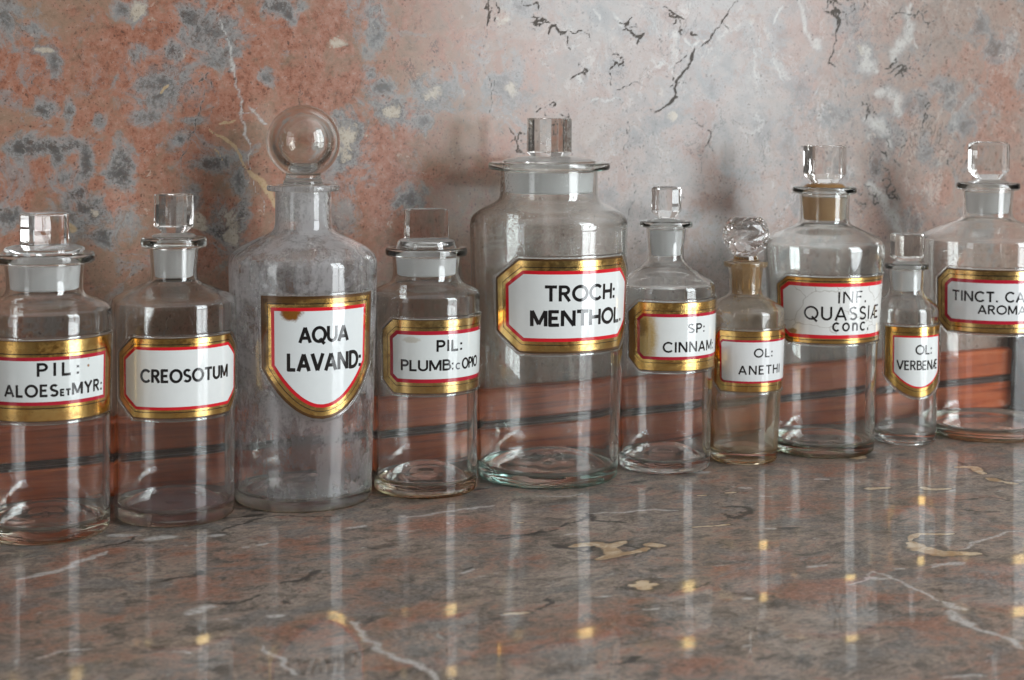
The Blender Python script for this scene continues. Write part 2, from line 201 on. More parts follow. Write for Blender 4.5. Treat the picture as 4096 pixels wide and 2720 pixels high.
SHELF_RED = [(0.3772, 1.1221, 0.0235, 0.0337), (0.4111, 1.155, 0.0153, 0.0183), (0.2229, 1.1484, 0.0211, 0.0168), (0.1828, 1.091, 0.0198, 0.02), (0.313, 1.1004, 0.0225, 0.0317), (0.4175, 1.0278, 0.0166, 0.0148), (0.4905, 1.1184, 0.0229, 0.0177), (0.304, 0.9247, 0.0144, 0.0154), (0.1683, 1.0453, 0.0177, 0.0183), (0.2835, 1.0226, 0.0156, 0.0184), (0.4109, 0.8396, 0.0094, 0.0136), (0.3783, 0.9892, 0.0185, 0.018), (0.5038, 0.9959, 0.0196, 0.0192), (0.4985, 0.8497, 0.0197, 0.0145), (0.6445, 0.9186, 0.0251, 0.0218), (0.6383, 0.8596, 0.0331, 0.0195), (0.6589, 0.7748, 0.0248, 0.0165), (0.5582, 0.9828, 0.0127, 0.0096), (0.7697, 1.0524, 0.0242, 0.0231), (0.8732, 1.029, 0.0198, 0.0174), (0.5897, 1.1275, 0.0096, 0.0075), (0.4892, 0.7717, 0.0171, 0.0122), (0.6818, 0.8235, 0.0157, 0.0112), (0.6431, 0.9435, 0.0142, 0.0116), (0.4086, 0.8383, 0.007, 0.0102)]
WALL_SCRIBBLE = [(0.9949, 0.4117, 0.0108, 0.0139, 7), (1.0748, 0.3546, 0.0215, 0.008, 8), (1.0389, 0.3173, 0.0084, 0.0139, 6), (1.0639, 0.25, 0.0143, 0.0179, 8), (1.0674, 0.2905, 0.0215, 0.012, 5), (0.7627, 0.3852, 0.0131, 0.005, 5), (0.7452, 0.353, 0.0096, 0.007, 4), (0.6791, 0.3882, 0.0167, 0.008, 4), (1.1023, 0.4127, 0.012, 0.012, 5), (0.6505, 0.2836, 0.0096, 0.009, 4), (1.1156, 0.3177, 0.012, 0.012, 4), (0.6751, 0.3137, 0.0096, 0.008, 3), (0.7114, 0.3443, 0.0096, 0.006, 3), (1.018, 0.4191, 0.0096, 0.006, 4), (0.6215, 0.3985, 0.006, 0.01, 4), (0.3514, 0.325, 0.012, 0.0139, 3), (0.8134, 0.3937, 0.012, 0.008, 4), (1.0349, 0.2235, 0.0143, 0.0139, 5), (1.1547, 0.2626, 0.012, 0.01, 3)]

def wiggle(pl, amt, seed, levels=3):
    """fractal midpoint displacement of a vein"""
    rnd = random.Random(seed)
    pts = [np.array(p, float) for p in pl]
    for k in range(levels):
        out = [pts[0]]
        for a, b in zip(pts, pts[1:]):
            d = b - a
            L = np.hypot(*d)
            nrm = np.array([-d[1], d[0]])
            out += [(a + b) / 2 + nrm * rnd.uniform(-amt, amt), b]
        pts = out
    return pts

class Field:
    """normalised distance to a set of veins, stored on the grid"""
    def __init__(self, xs, ys):
        self.xs, self.ys = xs, ys
        self.f = np.full((len(ys), len(xs)), 6.0)
    def vein(self, pl, w, seed, amt=.16, taper=True, levels=3, stretch=1.0):
        pts = wiggle(pl, amt, seed, levels)
        P = np.array(pts)
        mrg = w * 6 + 0.004
        i0, i1 = np.searchsorted(self.xs, [P[:, 0].min() - mrg * stretch, P[:, 0].max() + mrg * stretch])
        j0, j1 = np.searchsorted(self.ys, [P[:, 1].min() - mrg, P[:, 1].max() + mrg])
        if i1 <= i0 or j1 <= j0:
            return
        X, Y = np.meshgrid(self.xs[i0:i1], self.ys[j0:j1])
        best = np.full(X.shape, 1e9)
        n = len(pts) - 1
        rnd = random.Random(seed + 99)
        for k in range(n):
            a, b = P[k], P[k + 1]
            d = b - a
            L2 = d @ d + 1e-12
            t = np.clip(((X - a[0]) * d[0] + (Y - a[1]) * d[1]) / L2, 0, 1)
            dist = np.hypot((X - a[0] - t * d[0]) / stretch, Y - a[1] - t * d[1])
            s = (k + .5) / n
            ww = w * rnd.uniform(.65, 1.25)
            if taper:
                ww *= .45 + .55 * min(1, 4 * min(s, 1 - s) + .15)
            best = np.minimum(best, dist / ww)
        self.f[j0:j1, i0:i1] = np.minimum(self.f[j0:j1, i0:i1], np.minimum(best, 6))
    def spot(self, x, y, a, b, k=1.0):
        i0, i1 = np.searchsorted(self.xs, [x - 3 * a, x + 3 * a])
        j0, j1 = np.searchsorted(self.ys, [y - 3 * b, y + 3 * b])
        if i1 <= i0 or j1 <= j0:
            return
        X, Y = np.meshgrid(self.xs[i0:i1], self.ys[j0:j1])
        d = np.hypot((X - x) / a, (Y - y) / b)
        self.f[j0:j1, i0:i1] = np.minimum(self.f[j0:j1, i0:i1], d)

def axis(lo, fine0, fine1, hi, step, coarse):
    a = np.linspace(lo, fine0, max(2, int((fine0 - lo) / coarse) + 1), endpoint=False) if fine0 > lo else np.array([])
    b = np.arange(fine0, fine1, step)
    c = np.linspace(fine1, hi, max(2, int((hi - fine1) / coarse) + 1)) if hi > fine1 else np.array([fine1])
    return np.concatenate([a, b, c])

def sheet(name, us, vs, to3d, attrs, mat, parent=None):
    nu, nv = len(us), len(vs)
    U, V = np.meshgrid(us, vs)
    co = to3d(U.ravel(), V.ravel())
    me = bpy.data.meshes.new(name)
    idx = np.arange(nu * nv).reshape(nv, nu)
    q = np.stack([idx[:-1, :-1], idx[:-1, 1:], idx[1:, 1:], idx[1:, :-1]], -1).reshape(-1, 4)
    me.vertices.add(nu * nv)
    me.vertices.foreach_set('co', co.astype(np.float32).ravel())
    me.loops.add(len(q) * 4)
    me.loops.foreach_set('vertex_index', q.astype(np.int32).ravel())
    me.polygons.add(len(q))
    me.polygons.foreach_set('loop_start', (np.arange(len(q)) * 4).astype(np.int32))
    me.update(calc_edges=True)
    for an, arr in attrs.items():
        at = me.attributes.new(an, 'FLOAT_VECTOR', 'POINT')
        at.data.foreach_set('vector', np.stack([a.ravel() for a in arr], -1).astype(np.float32).ravel())
    return obj(name, me, parent, [mat])

# ------------------------------------------------------------------ wall
def wall_material():
    M = NT('polished_pink_marble')
    co = M.coord()
    warp = M.noise(co, 26, 5, .62, 0, True)
    wv = M.n('ShaderNodeVectorMath', {0: warp, 1: (.5, .5, .5)}, operation='SUBTRACT').outputs[0]
    wv = M.n('ShaderNodeVectorMath', {0: wv, 3: .03}, operation='SCALE').outputs[0]
    cw = M.n('ShaderNodeVectorMath', {0: co, 1: wv}, operation='ADD').outputs[0]
    n_big = M.noise(cw, 7.5, 6, .6, .4)
    n_mid = M.noise(cw, 24, 7, .65, .3)
    n_fine = M.noise(co, 190, 6, .72)
    n_grit = M.noise(co, 420, 3, .7)
    f1 = M.attr('vein_field').outputs['Vector']      # crack, white, yellow
    f2 = M.attr('patch_field').outputs['Vector']     # grey, cream core, red
    f3 = M.attr('tone_field').outputs['Vector']      # darkness of grey, pale zone, -
    crack, white, yellow = M.sep(f1)[:3]
    grey, core, red = M.sep(f2)[:3]
    gdark, pale, spare = M.sep(f3)[:3]
    n_rag = M.noise(M.mapping(cw, loc=(1.7, 4, 2)), 38, 9, .74, .9)
    n_lob = M.noise(M.mapping(co, loc=(8, 3, 5)), 34, 4, .62, 1.6)
    n_dust = M.noise(co, 420, 5, .75)
    n_tint = M.noise(M.mapping(cw, loc=(9, 2, 4)), 15, 7, .68, .7)
    S5 = lambda v, k: M.math('MULTIPLY', M.math('SUBTRACT', v, .5), k)
    # ground colour
    tan = M.ramp(n_rag, [(.28, (.27, .19, .135)), (.46, (.36, .25, .185)), (.58, (.37, .28, .215)), (.72, (.36, .325, .285))])
    palec = M.ramp(n_tint, [(.30, (.29, .285, .28)), (.43, (.38, .35, .33)), (.52, (.42, .36, .33)), (.60, (.39, .31, .275)), (.72, (.52, .48, .44))])
    palec = M.mix(M.step(n_rag, .38, .62, .0, .5), palec, (.44, .405, .385))
    ground = M.mix(pale, tan, palec)
    # salmon zones
    rsum = M.math('ADD', M.math('MULTIPLY', n_rag, 1.15), M.math('MULTIPLY', n_big, .75))
    rsum = M.math('ADD', rsum, M.math('MULTIPLY', n_fine, .35))
    rfac = M.math('ADD', rsum, M.math('MULTIPLY', red, .30))
    rmask = M.step(rfac, 1.03, 1.36)
    salmon = M.ramp(n_fine, [(.30, (.28, .105, .066)), (.46, (.39, .180, .122)), (.58, (.44, .235, .172)), (.72, (.46, .32, .265))])
    salmonp = M.mix(M.math('MULTIPLY', pale, .45), salmon, (.43, .28, .235))
    rstr = M.math('MULTIPLY', rmask, M.step(pale, 0, 1, .88, .42))
    c = M.mix(rstr, ground, salmonp)
    # free grey clouds
    cloud = M.noise(M.mapping(cw, loc=(3, 1, 7)), 17, 9, .72, .9)
    c = M.mix(M.math('MULTIPLY', M.step(cloud, .55, .64), .70), c, M.mix(n_dust, (.25, .25, .245), (.40, .395, .385)))
    # placed grey blotches
    g = M.math('ADD', grey, S5(n_rag, 3.2))
    g = M.math('ADD', g, S5(n_lob, 3.0))
    g = M.math('ADD', g, S5(n_fine, 1.3))
    gm = M.math('MULTIPLY', M.step(g, .50, 1.42, .93, 0.), M.step(n_fine, .25, .55, .72, 1.))
    gm = M.math('MULTIPLY', gm, M.step(pale, 0., 1., 1., .62))
    gs = M.math('ADD', M.math('MULTIPLY', g, .55), M.math('MULTIPLY', n_dust, .45))
    gcol = M.ramp(gs, [(.12, (.19, .19, .185)), (.36, (.27, .268, .26)), (.52, (.32, .315, .305)), (.72, (.37, .365, .355))])
    gcol = M.mix(M.math('MULTIPLY', pale, .55), gcol, (.28, .29, .30))
    edge = M.math('MULTIPLY', M.step(M.math('ABSOLUTE', M.math('SUBTRACT', g, .86)), .03, .16, .55, 0.), M.step(n_lob, .42, .56))
    gcol = M.mix(edge, gcol, (.11, .108, .105))
    gdk = M.math('MULTIPLY', gdark, M.step(M.math('ADD', g, S5(n_dust, 3.0)), .05, .62, .62, 0.))
    gcol = M.mix(gdk, gcol, (.075, .072, .07))
    c = M.mix(gm, c, gcol)
    # cream hearts
    k = M.math('ADD', M.math('MULTIPLY', core, 1.15), S5(n_rag, 4.0))
    k = M.math('ADD', k, S5(n_lob, 3.2))
    k = M.math('ADD', k, S5(n_fine, 1.8))
    c = M.mix(M.step(k, .45, 1.15, .9, 0.), c, M.mix(n_dust, (.44, .36, .27), (.66, .61, .53)))
    # white and yellow veins
    wq = M.math('ADD', white, S5(n_rag, 3.4))
    wq = M.math('ADD', wq, S5(n_fine, 2.0))
    c = M.mix(M.step(white, 1.0, 2.6, .35, 0.), c, (.33, .335, .335))
    c = M.mix(M.step(wq, .25, 1.75, .85, 0.), c, M.mix(n_dust, (.44, .42, .40), (.66, .63, .58)))
    yq = M.math('ADD', yellow, S5(n_fine, 1.8))
    yq = M.math('ADD', yq, S5(n_rag, 1.4))
    c = M.mix(M.step(yq, .6, 1.4, .88, 0.), c, M.mix(n_dust, (.46, .32, .17), (.62, .50, .35)))
    # pale zone: webs of white hair veins, dusty rose and grey mottling
    for sc_, dx, th, col_, kk in ((9, 0, .016, (.60, .57, .53), .60), (17, 5, .014, (.56, .54, .51), .45), (12, 9, .020, (.24, .235, .23), .50)):
        vn = M.noise(M.mapping(cw, loc=(dx, 1, 2), scale=(1.15, 1, .75)), sc_, 9, .66, .8)
        vm = M.step(M.math('ABSOLUTE', M.math('SUBTRACT', vn, .5)), .002, th, 1., 0.)
        vm = M.math('MULTIPLY', vm, M.step(M.noise(M.mapping(co, loc=(dx, 7, 3)), 10, 4), .48, .58))
        c = M.mix(M.math('MULTIPLY', M.math('MULTIPLY', vm, pale), kk), c, col_)
    mo = M.noise(M.mapping(cw, loc=(3, 8, 8)), 30, 9, .74, .5)
    c = M.mix(M.math('MULTIPLY', M.math('MULTIPLY', M.step(mo, .52, .63), pale), .55), c, (.33, .21, .17))
    c = M.mix(M.math('MULTIPLY', M.math('MULTIPLY', M.step(mo, .48, .38), pale), .50), c, (.27, .265, .26))
    # fine mottling and specks
    c = M.mix(M.step(n_fine, .28, .47, .40, 0.), c, (.15, .105, .085))
    c = M.mix(M.step(n_dust, .27, .43, .50, 0.), c, (.115, .085, .07))
    c = M.mix(M.step(n_dust, .57, .74, 0., .42), c, (.56, .49, .43))
    fl = M.noise(M.mapping(cw, loc=(2, 6, 6)), 75, 6, .72, .6)
    c = M.mix(M.step(fl, .62, .72, 0., .6), c, (.60, .55, .48))
    sv = M.n('ShaderNodeVectorMath', {0: co, 1: M.n('ShaderNodeVectorMath', {0: wv, 3: .6}, operation='SCALE').outputs[0]}, operation='ADD').outputs[0]
    for sc_, lo, hi, kk in ((150, .10, .22, .55), (330, .12, .26, .50)):
        sp = M.voro(sv, sc_)
        spk = M.math('MULTIPLY', M.step(sp, lo, hi, 1., 0.), M.step(n_rag, .44, .54))
        c = M.mix(M.math('MULTIPLY', spk, kk), c, (.085, .065, .055))
    # hairline cracks following the flow of the stone
    hn = M.noise(M.mapping(cw, loc=(4, 4, 4), scale=(1, 1, .55)), 11, 8, .62, .9)
    hm = M.step(M.math('ABSOLUTE', M.math('SUBTRACT', hn, .5)), .0012, .0055, 1., 0.)
    hm = M.math('MULTIPLY', hm, M.step(M.noise(co, 13, 4), .53, .60))
    c = M.mix(M.math('MULTIPLY', hm, .6), c, (.10, .085, .075))
    # open cracks
    cq = M.math('ADD', crack, S5(n_dust, 2.6))
    cq = M.math('ADD', cq, S5(n_rag, 5.5))
    cm = M.step(cq, .45, 1.35, 1., 0.)
    halo = M.step(M.math('ADD', crack, S5(n_rag, 6.0)), .8, 3.4, .40, 0.)
    c = M.mix(halo, c, (.31, .30, .29))
    c = M.mix(M.math('MULTIPLY', cm, .86), c, M.mix(n_dust, (.045, .038, .032), (.13, .11, .09)))
    c = M.n('ShaderNodeGamma', {0: c, 1: 1.22}).outputs[0]
    c = M.mix(1.0, c, (.93, .93, .93), 'MULTIPLY')
    h = M.math('MULTIPLY', cm, -1.2)
    h = M.math('ADD', h, M.math('MULTIPLY', n_fine, .10))
    rough = M.math('ADD', M.math('MULTIPLY', cm, .5), M.step(n_fine, .3, .7, .17, .27))
    b = M.bump(h, .30, .0010)
    return M.done(M.principled(Base_Color=c, Roughness=rough, IOR=1.5, Specular_IOR_Level=.32, Normal=b))

WX = axis(-1.0, .12, 1.34, 2.4, .0015, .06)
WZ = axis(-.02, 0.0, .475, 1.5, .0015, .06)
fc, fw, fy = Field(WX, WZ), Field(WX, WZ), Field(WX, WZ)
fg, fk = Field(WX, WZ), Field(WX, WZ)
rc = random.Random(41)
for i, (pl, w) in enumerate(WALL_FEATURES['crack']):
    fc.vein(pl, w * .72, 10 + i, .20, levels=5)
    for k in range(rc.choice((1, 2, 3))):                      # twigs leaving the crack
        a = rc.choice(pl); q = [a]
        an = rc.uniform(0, 6.28)
        for s in range(3):
            an += rc.uniform(-.7, .7)
            q.append((q[-1][0] + .004 * math.cos(an), q[-1][1] + .005 * math.sin(an)))
        fc.vein(q, w * .55, 3000 + 10 * i + k, .28, levels=4)
for i, (x, z, a, b, n) in enumerate(WALL_SCRIBBLE):            # knots of small open fissures
    for k in range(n):
        q = [(x + rc.gauss(0, .6) * a, z + rc.gauss(0, .6) * b)]
        an = rc.uniform(0, 6.28)
        for s in range(rc.choice((4, 6, 8))):
            an += rc.uniform(-1.5, 1.5)
            q.append((q[-1][0] + .22 * a * math.cos(an), q[-1][1] + .22 * b * math.sin(an)))
        fc.vein(q, rc.uniform(.0003, .0007), 5000 + 20 * i + k, .28, levels=3)
for i, (pl, w) in enumerate(WALL_FEATURES['white']): fw.vein(pl, w * (1.35 if pl[0][0] > .93 else .9), 210 + i, .20, levels=4)
for i, (pl, w) in enumerate(WALL_FEATURES['yellow']): fy.vein(pl, w * 1.4, 410 + i, .10)
X, Z = np.meshgrid(WX, WZ)
gd = np.zeros(X.shape)
for (x, z, a, b, k) in WALL_FEATURES['gray']:
    fg.spot(x, z, a, b)
    gd = np.maximum(gd, k * np.exp(-.5 * (((X - x) / a) ** 2 + ((Z - z) / b) ** 2)))
for (x, z, a, b) in WALL_FEATURES['core']:
    fk.spot(x, z, a, b)
red = np.zeros(X.shape)
for (x, z, a, b, k) in WALL_FEATURES['red']:
    red = np.maximum(red, k * np.exp(-.55 * (((X - x) / a) ** 2 + ((Z - z) / b) ** 2)))
pale = (1 - .45 / (1 + np.exp(-(X - 1.0) / .05))) / (1 + np.exp(-(X - .655 + .25 * (Z - .3)) / .04))
red = red - .35 * pale
wall = sheet('wall', WX, WZ, lambda u, v: np.stack([u, np.full_like(u, 1.313), v], -1),
             {'vein_field': (fc.f, fw.f, fy.f), 'patch_field': (fg.f, fk.f, red), 'tone_field': (gd, pale, pale)}, wall_material())
tag(wall, 'polished pink and grey marble wall with cracks and veins behind the bottles', 'wall', kind='structure')

# ------------------------------------------------------------------ shelf
def shelf_material():
    M = NT('polished_brown_marble')
    co = M.coord()
    st = M.mapping(co, scale=(.70, 1, 1), rot=(0, 0, R_(-6)))
    warp = M.noise(st, 20, 6, .62, 0, True)
    wv = M.n('ShaderNodeVectorMath', {0: warp, 1: (.5, .5, .5)}, operation='SUBTRACT').outputs[0]
    wv = M.n('ShaderNodeVectorMath', {0: wv, 3: .028}, operation='SCALE').outputs[0]
    cw = M.n('ShaderNodeVectorMath', {0: st, 1: wv}, operation='ADD').outputs[0]
    S5 = lambda v, k: M.math('MULTIPLY', M.math('SUBTRACT', v, .5), k)
    n_big = M.noise(cw, 9, 7, .62, .5)
    n_mid = M.noise(cw, 62, 10, .74, .5)
    n_fine = M.noise(cw, 420, 6, .78, .2)
    n_dust = M.noise(co, 1100, 4, .7)
    f1 = M.attr('vein_field').outputs['Vector']      # white, cream, dark
    f2 = M.attr('patch_field').outputs['Vector']     # red
    white, cream, dark = M.sep(f1)[:3]
    redv = M.sep(f2)[0]
    c = M.ramp(n_mid, [(.34, (.085, .076, .069)), (.43, (.185, .155, .133)), (.50, (.300, .250, .212)), (.57, (.400, .350, .305)), (.67, (.33, .32, .31))])
    rs = M.math('ADD', M.math('MULTIPLY', n_mid, 1.3), M.math('MULTIPLY', n_big, .8))
    rs = M.math('ADD', rs, M.math('MULTIPLY', n_fine, .5))
    rs = M.math('ADD', rs, M.math('MULTIPLY', redv, .20))
    c = M.mix(M.step(rs, 1.27, 1.52, 0., .85), c, M.mix(n_fine, (.22, .092, .056), (.40, .205, .14)))
    gc = M.noise(M.mapping(cw, loc=(5, 2, 1)), 22, 9, .72, .9)
    c = M.mix(M.math('MULTIPLY', M.step(gc, .49, .61), .85), c, M.mix(n_fine, (.085, .080, .076), (.34, .325, .31)))
    for sc_, dx, th, kk in ((13, 0, .006, .75), (24, 3, .007, .6)):
        hn = M.noise(M.mapping(cw, loc=(dx, 4, 4)), sc_, 9, .66, 1.1)
        hm = M.step(M.math('ABSOLUTE', M.math('SUBTRACT', hn, .5)), .0015, th, 1., 0.)
        hm = M.math('MULTIPLY', hm, M.step(M.noise(M.mapping(st, loc=(dx, 0, 0)), 11, 4), .47, .58))
        c = M.mix(M.math('MULTIPLY', hm, kk), c, (.05, .046, .043))
    c = M.mix(M.step(n_fine, .35, .52, .62, 0.), c, (.07, .060, .053))
    c = M.mix(M.step(n_fine, .51, .66, 0., .45), c, (.45, .405, .365))
    c = M.mix(M.step(n_dust, .30, .45, .35, 0.), c, (.07, .055, .045))
    fl = M.noise(M.mapping(cw, loc=(2, 6, 6)), 48, 6, .66, .5)
    c = M.mix(M.step(fl, .645, .69, 0., .8), c, (.40, .385, .365))
    dq = M.math('ADD', dark, S5(n_fine, 4.0))
    dq = M.math('ADD', dq, S5(n_mid, 3.0))
    c = M.mix(M.step(dq, .5, 1.6, .8, 0.), c, (.045, .042, .038))
    edge = M.step(M.math('ADD', cream, S5(n_mid, 4.0)), .9, 2.3, .75, 0.)
    c = M.mix(edge, c, (.075, .066, .058))
    wq = M.math('ADD', white, S5(n_fine, 2.6))
    wq = M.math('ADD', wq, S5(n_mid, 3.6))
    c = M.mix(M.step(wq, .5, 1.35, .82, 0.), c, M.mix(M.step(n_fine, .38, .6), (.33, .31, .29), (.58, .565, .55)))
    kq = M.math('ADD', cream, S5(n_mid, 3.4))
    c = M.mix(M.step(kq, .78, 1.08, .92, 0.), c, M.mix(M.step(n_mid, .40, .58), M.mix(n_fine, (.30, .19, .10), (.48, .35, .22)), (.62, .52, .40)))
    c = M.n('ShaderNodeGamma', {0: c, 1: 1.26}).outputs[0]
    c = M.mix(1.0, c, (1.10, 1.11, 1.10), 'MULTIPLY')
    # polishing scratches
    scr = M.noise(M.mapping(co, scale=(40, 2.2, 1), rot=(0, 0, R_(34))), 16, 2, .5)
    rough = M.math('ADD', M.step(n_fine, .3, .7, .024, .060), M.step(scr, .62, .75, 0., .08))
    b = M.bump(M.noise(co, 30, 2, .5), .012, .0006)
    polished = M.principled(Base_Color=c, Roughness=rough, IOR=1.5, Normal=b)
    worn = M.principled(Base_Color=c, Roughness=.42, IOR=1.4)
    wear = M.step(M.math('ADD', M.noise(co, 7, 5, .6), M.math('MULTIPLY', n_mid, .5)), .55, .95, .26, .52)
    return M.done(M.n('ShaderNodeMixShader', {0: wear, 1: worn, 2: polished}).outputs[0])

SX = axis(-1.0, .05, 1.32, 2.4, .0015, .06)
SY = axis(.60, .62, 1.311, 1.312, .0015, .03)
hw, hc, hd = Field(SX, SY), Field(SX, SY), Field(SX, SY)
for i, (pl, w) in enumerate(SHELF_WHITE): hw.vein(pl, w * .8, 610 + i, .14, stretch=1.3, levels=4)
for i, (pl, w) in enumerate(SHELF_CREAM): hc.vein(pl, w, 710 + i, .08, stretch=1.4)
for i, (pl, w) in enumerate(SHELF_DARK): hd.vein(pl, w * 1.1, 810 + i, .16, stretch=1.3)
X, Y = np.meshgrid(SX, SY)
red = np.zeros(X.shape)
for (x, y, a, b) in SHELF_RED:
    red = np.maximum(red, np.exp(-.6 * (((X - x) / a) ** 2 + ((Y - y) / b) ** 2)))
mat_shelf = shelf_material()
shelf = sheet('shelf', SX, SY, lambda u, v: np.stack([u, v, np.zeros_like(u)], -1),
              {'vein_field': (hw.f, hc.f, hd.f), 'patch_field': (red, red, red)}, mat_shelf)
bm = bmesh.new(); bm.from_mesh(shelf.data)
bt = bmesh.ops.create_cube(bm, size=1)['verts']
for v in bt:
    v.co = Vector((.7 + v.co.x * 3.396, .9565 + v.co.y * .709, -.0225 + v.co.z * .041))
bm.to_mesh(shelf.data); bm.free()
tag(shelf, 'polished brown marble shelf with white and cream fossil flecks under the bottles', 'shelf', kind='structure')

# ------------------------------------------------------------------ wooden board along the wall foot
def wood_material():
    M = NT('red_mahogany')
    co = M.coord()
    g = M.noise(M.mapping(co, scale=(1.6, 30, 30)), 6, 6, .6, .6)
    b_ = M.noise(M.mapping(co, scale=(5, 3, 3)), 3, 3, .5)
    c = M.ramp(g, [(.3, (.15, .022, .006)), (.5, (.42, .074, .013)), (.72, (.50, .125, .028))])
    c = M.mix(M.step(b_, .35, .65, .0, .35), c, (.30, .075, .02))
    fine = M.noise(M.mapping(co, scale=(6, 160, 160)), 6, 3, .6)
    c = M.mix(M.step(fine, .55, .7, 0., .35), c, (.08, .02, .01))
    return M.done(M.principled(Base_Color=c, Roughness=M.step(g, .3, .7, .28, .42), Normal=M.bump(fine, .12, .0005)))
mat_wood = wood_material()
M = NT('dark_groove_wood')
mat_dark = M.done(M.principled(Base_Color=M.mix(M.noise(M.mapping(M.coord(), scale=(2, 40, 40)), 8, 4), (.035, .018, .014), (.085, .045, .034)), Roughness=.45))

def extrude_x(name, prof, x0, x1, mat, parent=None, nx=1):
    """profile of (y, z) swept along x"""
    bm = bmesh.new()
    a = [bm.verts.new((x0, y, z)) for y, z in prof]
    b = [bm.verts.new((x1, y, z)) for y, z in prof]
    n = len(prof)
    for i in range(n):
        bm.faces.new((a[i], a[(i + 1) % n], b[(i + 1) % n], b[i]))
    bm.faces.new(a[::-1]); bm.faces.new(b)
    bmesh.ops.recalc_face_normals(bm, faces=bm.faces[:])
    me = bpy.data.meshes.new(name); bm.to_mesh(me); bm.free()
    return obj(name, me, parent, [mat])

board = bpy.data.objects.new('wooden_skirting', None); COL.objects.link(board)
board.location = (0.2, 1.306, 0)
tag(board, 'red mahogany skirting board with a dark groove, seen low behind the glass bottles', 'skirting board')
def bpart(name, prof, mat):
    o = extrude_x(name, [(y - 1.306, z) for y, z in prof], -1.2, 1.0255, mat, board)
    return o
bpart('lower_panel', [(1.3125, .0005), (1.3060, .0005), (1.3060, .0030), (1.3030, .0030), (1.3015, .0045), (1.3015, .0270), (1.3025, .0285), (1.3125, .0285)], mat_wood)
bpart('groove', [(1.3125, .0287), (1.3045, .0287), (1.3045, .0305), (1.3022, .0314), (1.3022, .0332), (1.3045, .0341), (1.3045, .0358), (1.3125, .0358)], mat_dark)
bpart('upper_panel', [(1.3125, .0360), (1.3025, .0360), (1.3015, .0374), (1.3015, .0605), (1.3030, .0630), (1.3065, .0640), (1.3125, .0640)], mat_wood)

post = bpy.data.meshes.new('wooden_post')
bm = bmesh.new()
bmesh.ops.create_cube(bm, size=1)
for v in bm.verts:
    v.co = Vector((1.2515 + v.co.x * .05, 1.2905 + v.co.y * .043, .0455 + v.co.z * .09))
bmesh.ops.bevel(bm, geom=bm.edges[:], offset=.003, segments=3, affect='EDGES')
bm.to_mesh(post); bm.free()
post = obj('wooden_post', post, None, [mat_dark])
post.data.materials.clear()
M = NT('near_black_wood')
post.data.materials.append(M.done(M.principled(Base_Color=(.030, .011, .006), Roughness=.6, Specular_IOR_Level=.25)))
tag(post, 'dark wooden end block standing at the right end of the red skirting board', 'wooden block')

# ------------------------------------------------------------------ glass
def glass_material(name, tint=(.985, .99, .985), rough=0.0, wave=.045, ior=1.5, drops=False, haze=None, haze_col=(.6, .6, .6), stain=None):
    """clear old glass: slightly wavy; haze = (lo, hi, amount, z_bottom, z_top) dried deposit on the surface"""
    M = NT(name)
    co = M.coord()
    w1 = M.noise(M.mapping(co, scale=(1, 1, .6)), 30, 2, .5)
    w2 = M.noise(M.mapping(co, scale=(1, 1, .15)), 160, 2, .5)
    h = M.math('ADD', w1, M.math('MULTIPLY', w2, .16))
    nrm = M.bump(h, wave, .004)
    if drops:
        z = M.sep(co)[2]; x_ = M.sep(co)[0]
        v = M.voro(co, 330)
        dm = M.math('MULTIPLY', M.step(v, .20, .36, 1., 0.), M.step(M.noise(co, 30, 3), .46, .56))
        dm = M.math('MULTIPLY', dm, M.step(z, .165, .20))
        dm = M.math('MULTIPLY', dm, M.step(x_, .03, -.01))
        nrm = M.n('ShaderNodeBump', {'Height': dm, 'Strength': .30, 'Distance': .0010, 'Normal': nrm}).outputs[0]
    g = M.n('ShaderNodeBsdfGlass', {'Color': tint, 'Roughness': rough, 'IOR': ior, 'Normal': nrm}).outputs[0]
    if haze:
        lo, hi, amt, zb, zt = haze
        z = M.sep(co)[2]
        st = M.noise(M.mapping(co, scale=(1, 1, .28)), 70, 6, .68, .4)
        bl = M.noise(co, 24, 5, .62, .6)
        f = M.math('ADD', M.math('MULTIPLY', st, .5), M.math('MULTIPLY', bl, .6))
        f = M.math('ADD', f, M.math('MULTIPLY', M.math('SUBTRACT', M.noise(co, 420, 4, .75), .5), .22))
        f = M.step(f, lo, hi)
        f = M.math('MULTIPLY', f, M.step(z, zb, zt, .30, 1.))
        f = M.math('MULTIPLY', M.math('ADD', f, .08), amt)
        d = M.n('ShaderNodeBsdfDiffuse', {'Color': haze_col}).outputs[0]
        t = M.n('ShaderNodeBsdfTranslucent', {'Color': haze_col}).outputs[0]
        dt = M.n('ShaderNodeMixShader', {0: .5, 1: d, 2: t}).outputs[0]
        g = M.n('ShaderNodeMixShader', {0: f, 1: g, 2: dt}).outputs[0]
    if stain:
        colr, amt, z0, z1 = stain
        z = M.sep(co)[2]
        f = M.math('MULTIPLY', M.step(z, z0, z1, 1., 0.), M.step(M.noise(co, 50, 4), .3, .7, .4, 1.))
        d = M.n('ShaderNodeBsdfDiffuse', {'Color': colr}).outputs[0]
        t = M.n('ShaderNodeBsdfTranslucent', {'Color': colr}).outputs[0]
        dt = M.n('ShaderNodeMixShader', {0: .5, 1: d, 2: t}).outputs[0]
        g = M.n('ShaderNodeMixShader', {0: M.math('MULTIPLY', f, amt), 1: g, 2: dt}).outputs[0]
    return M.done(g)

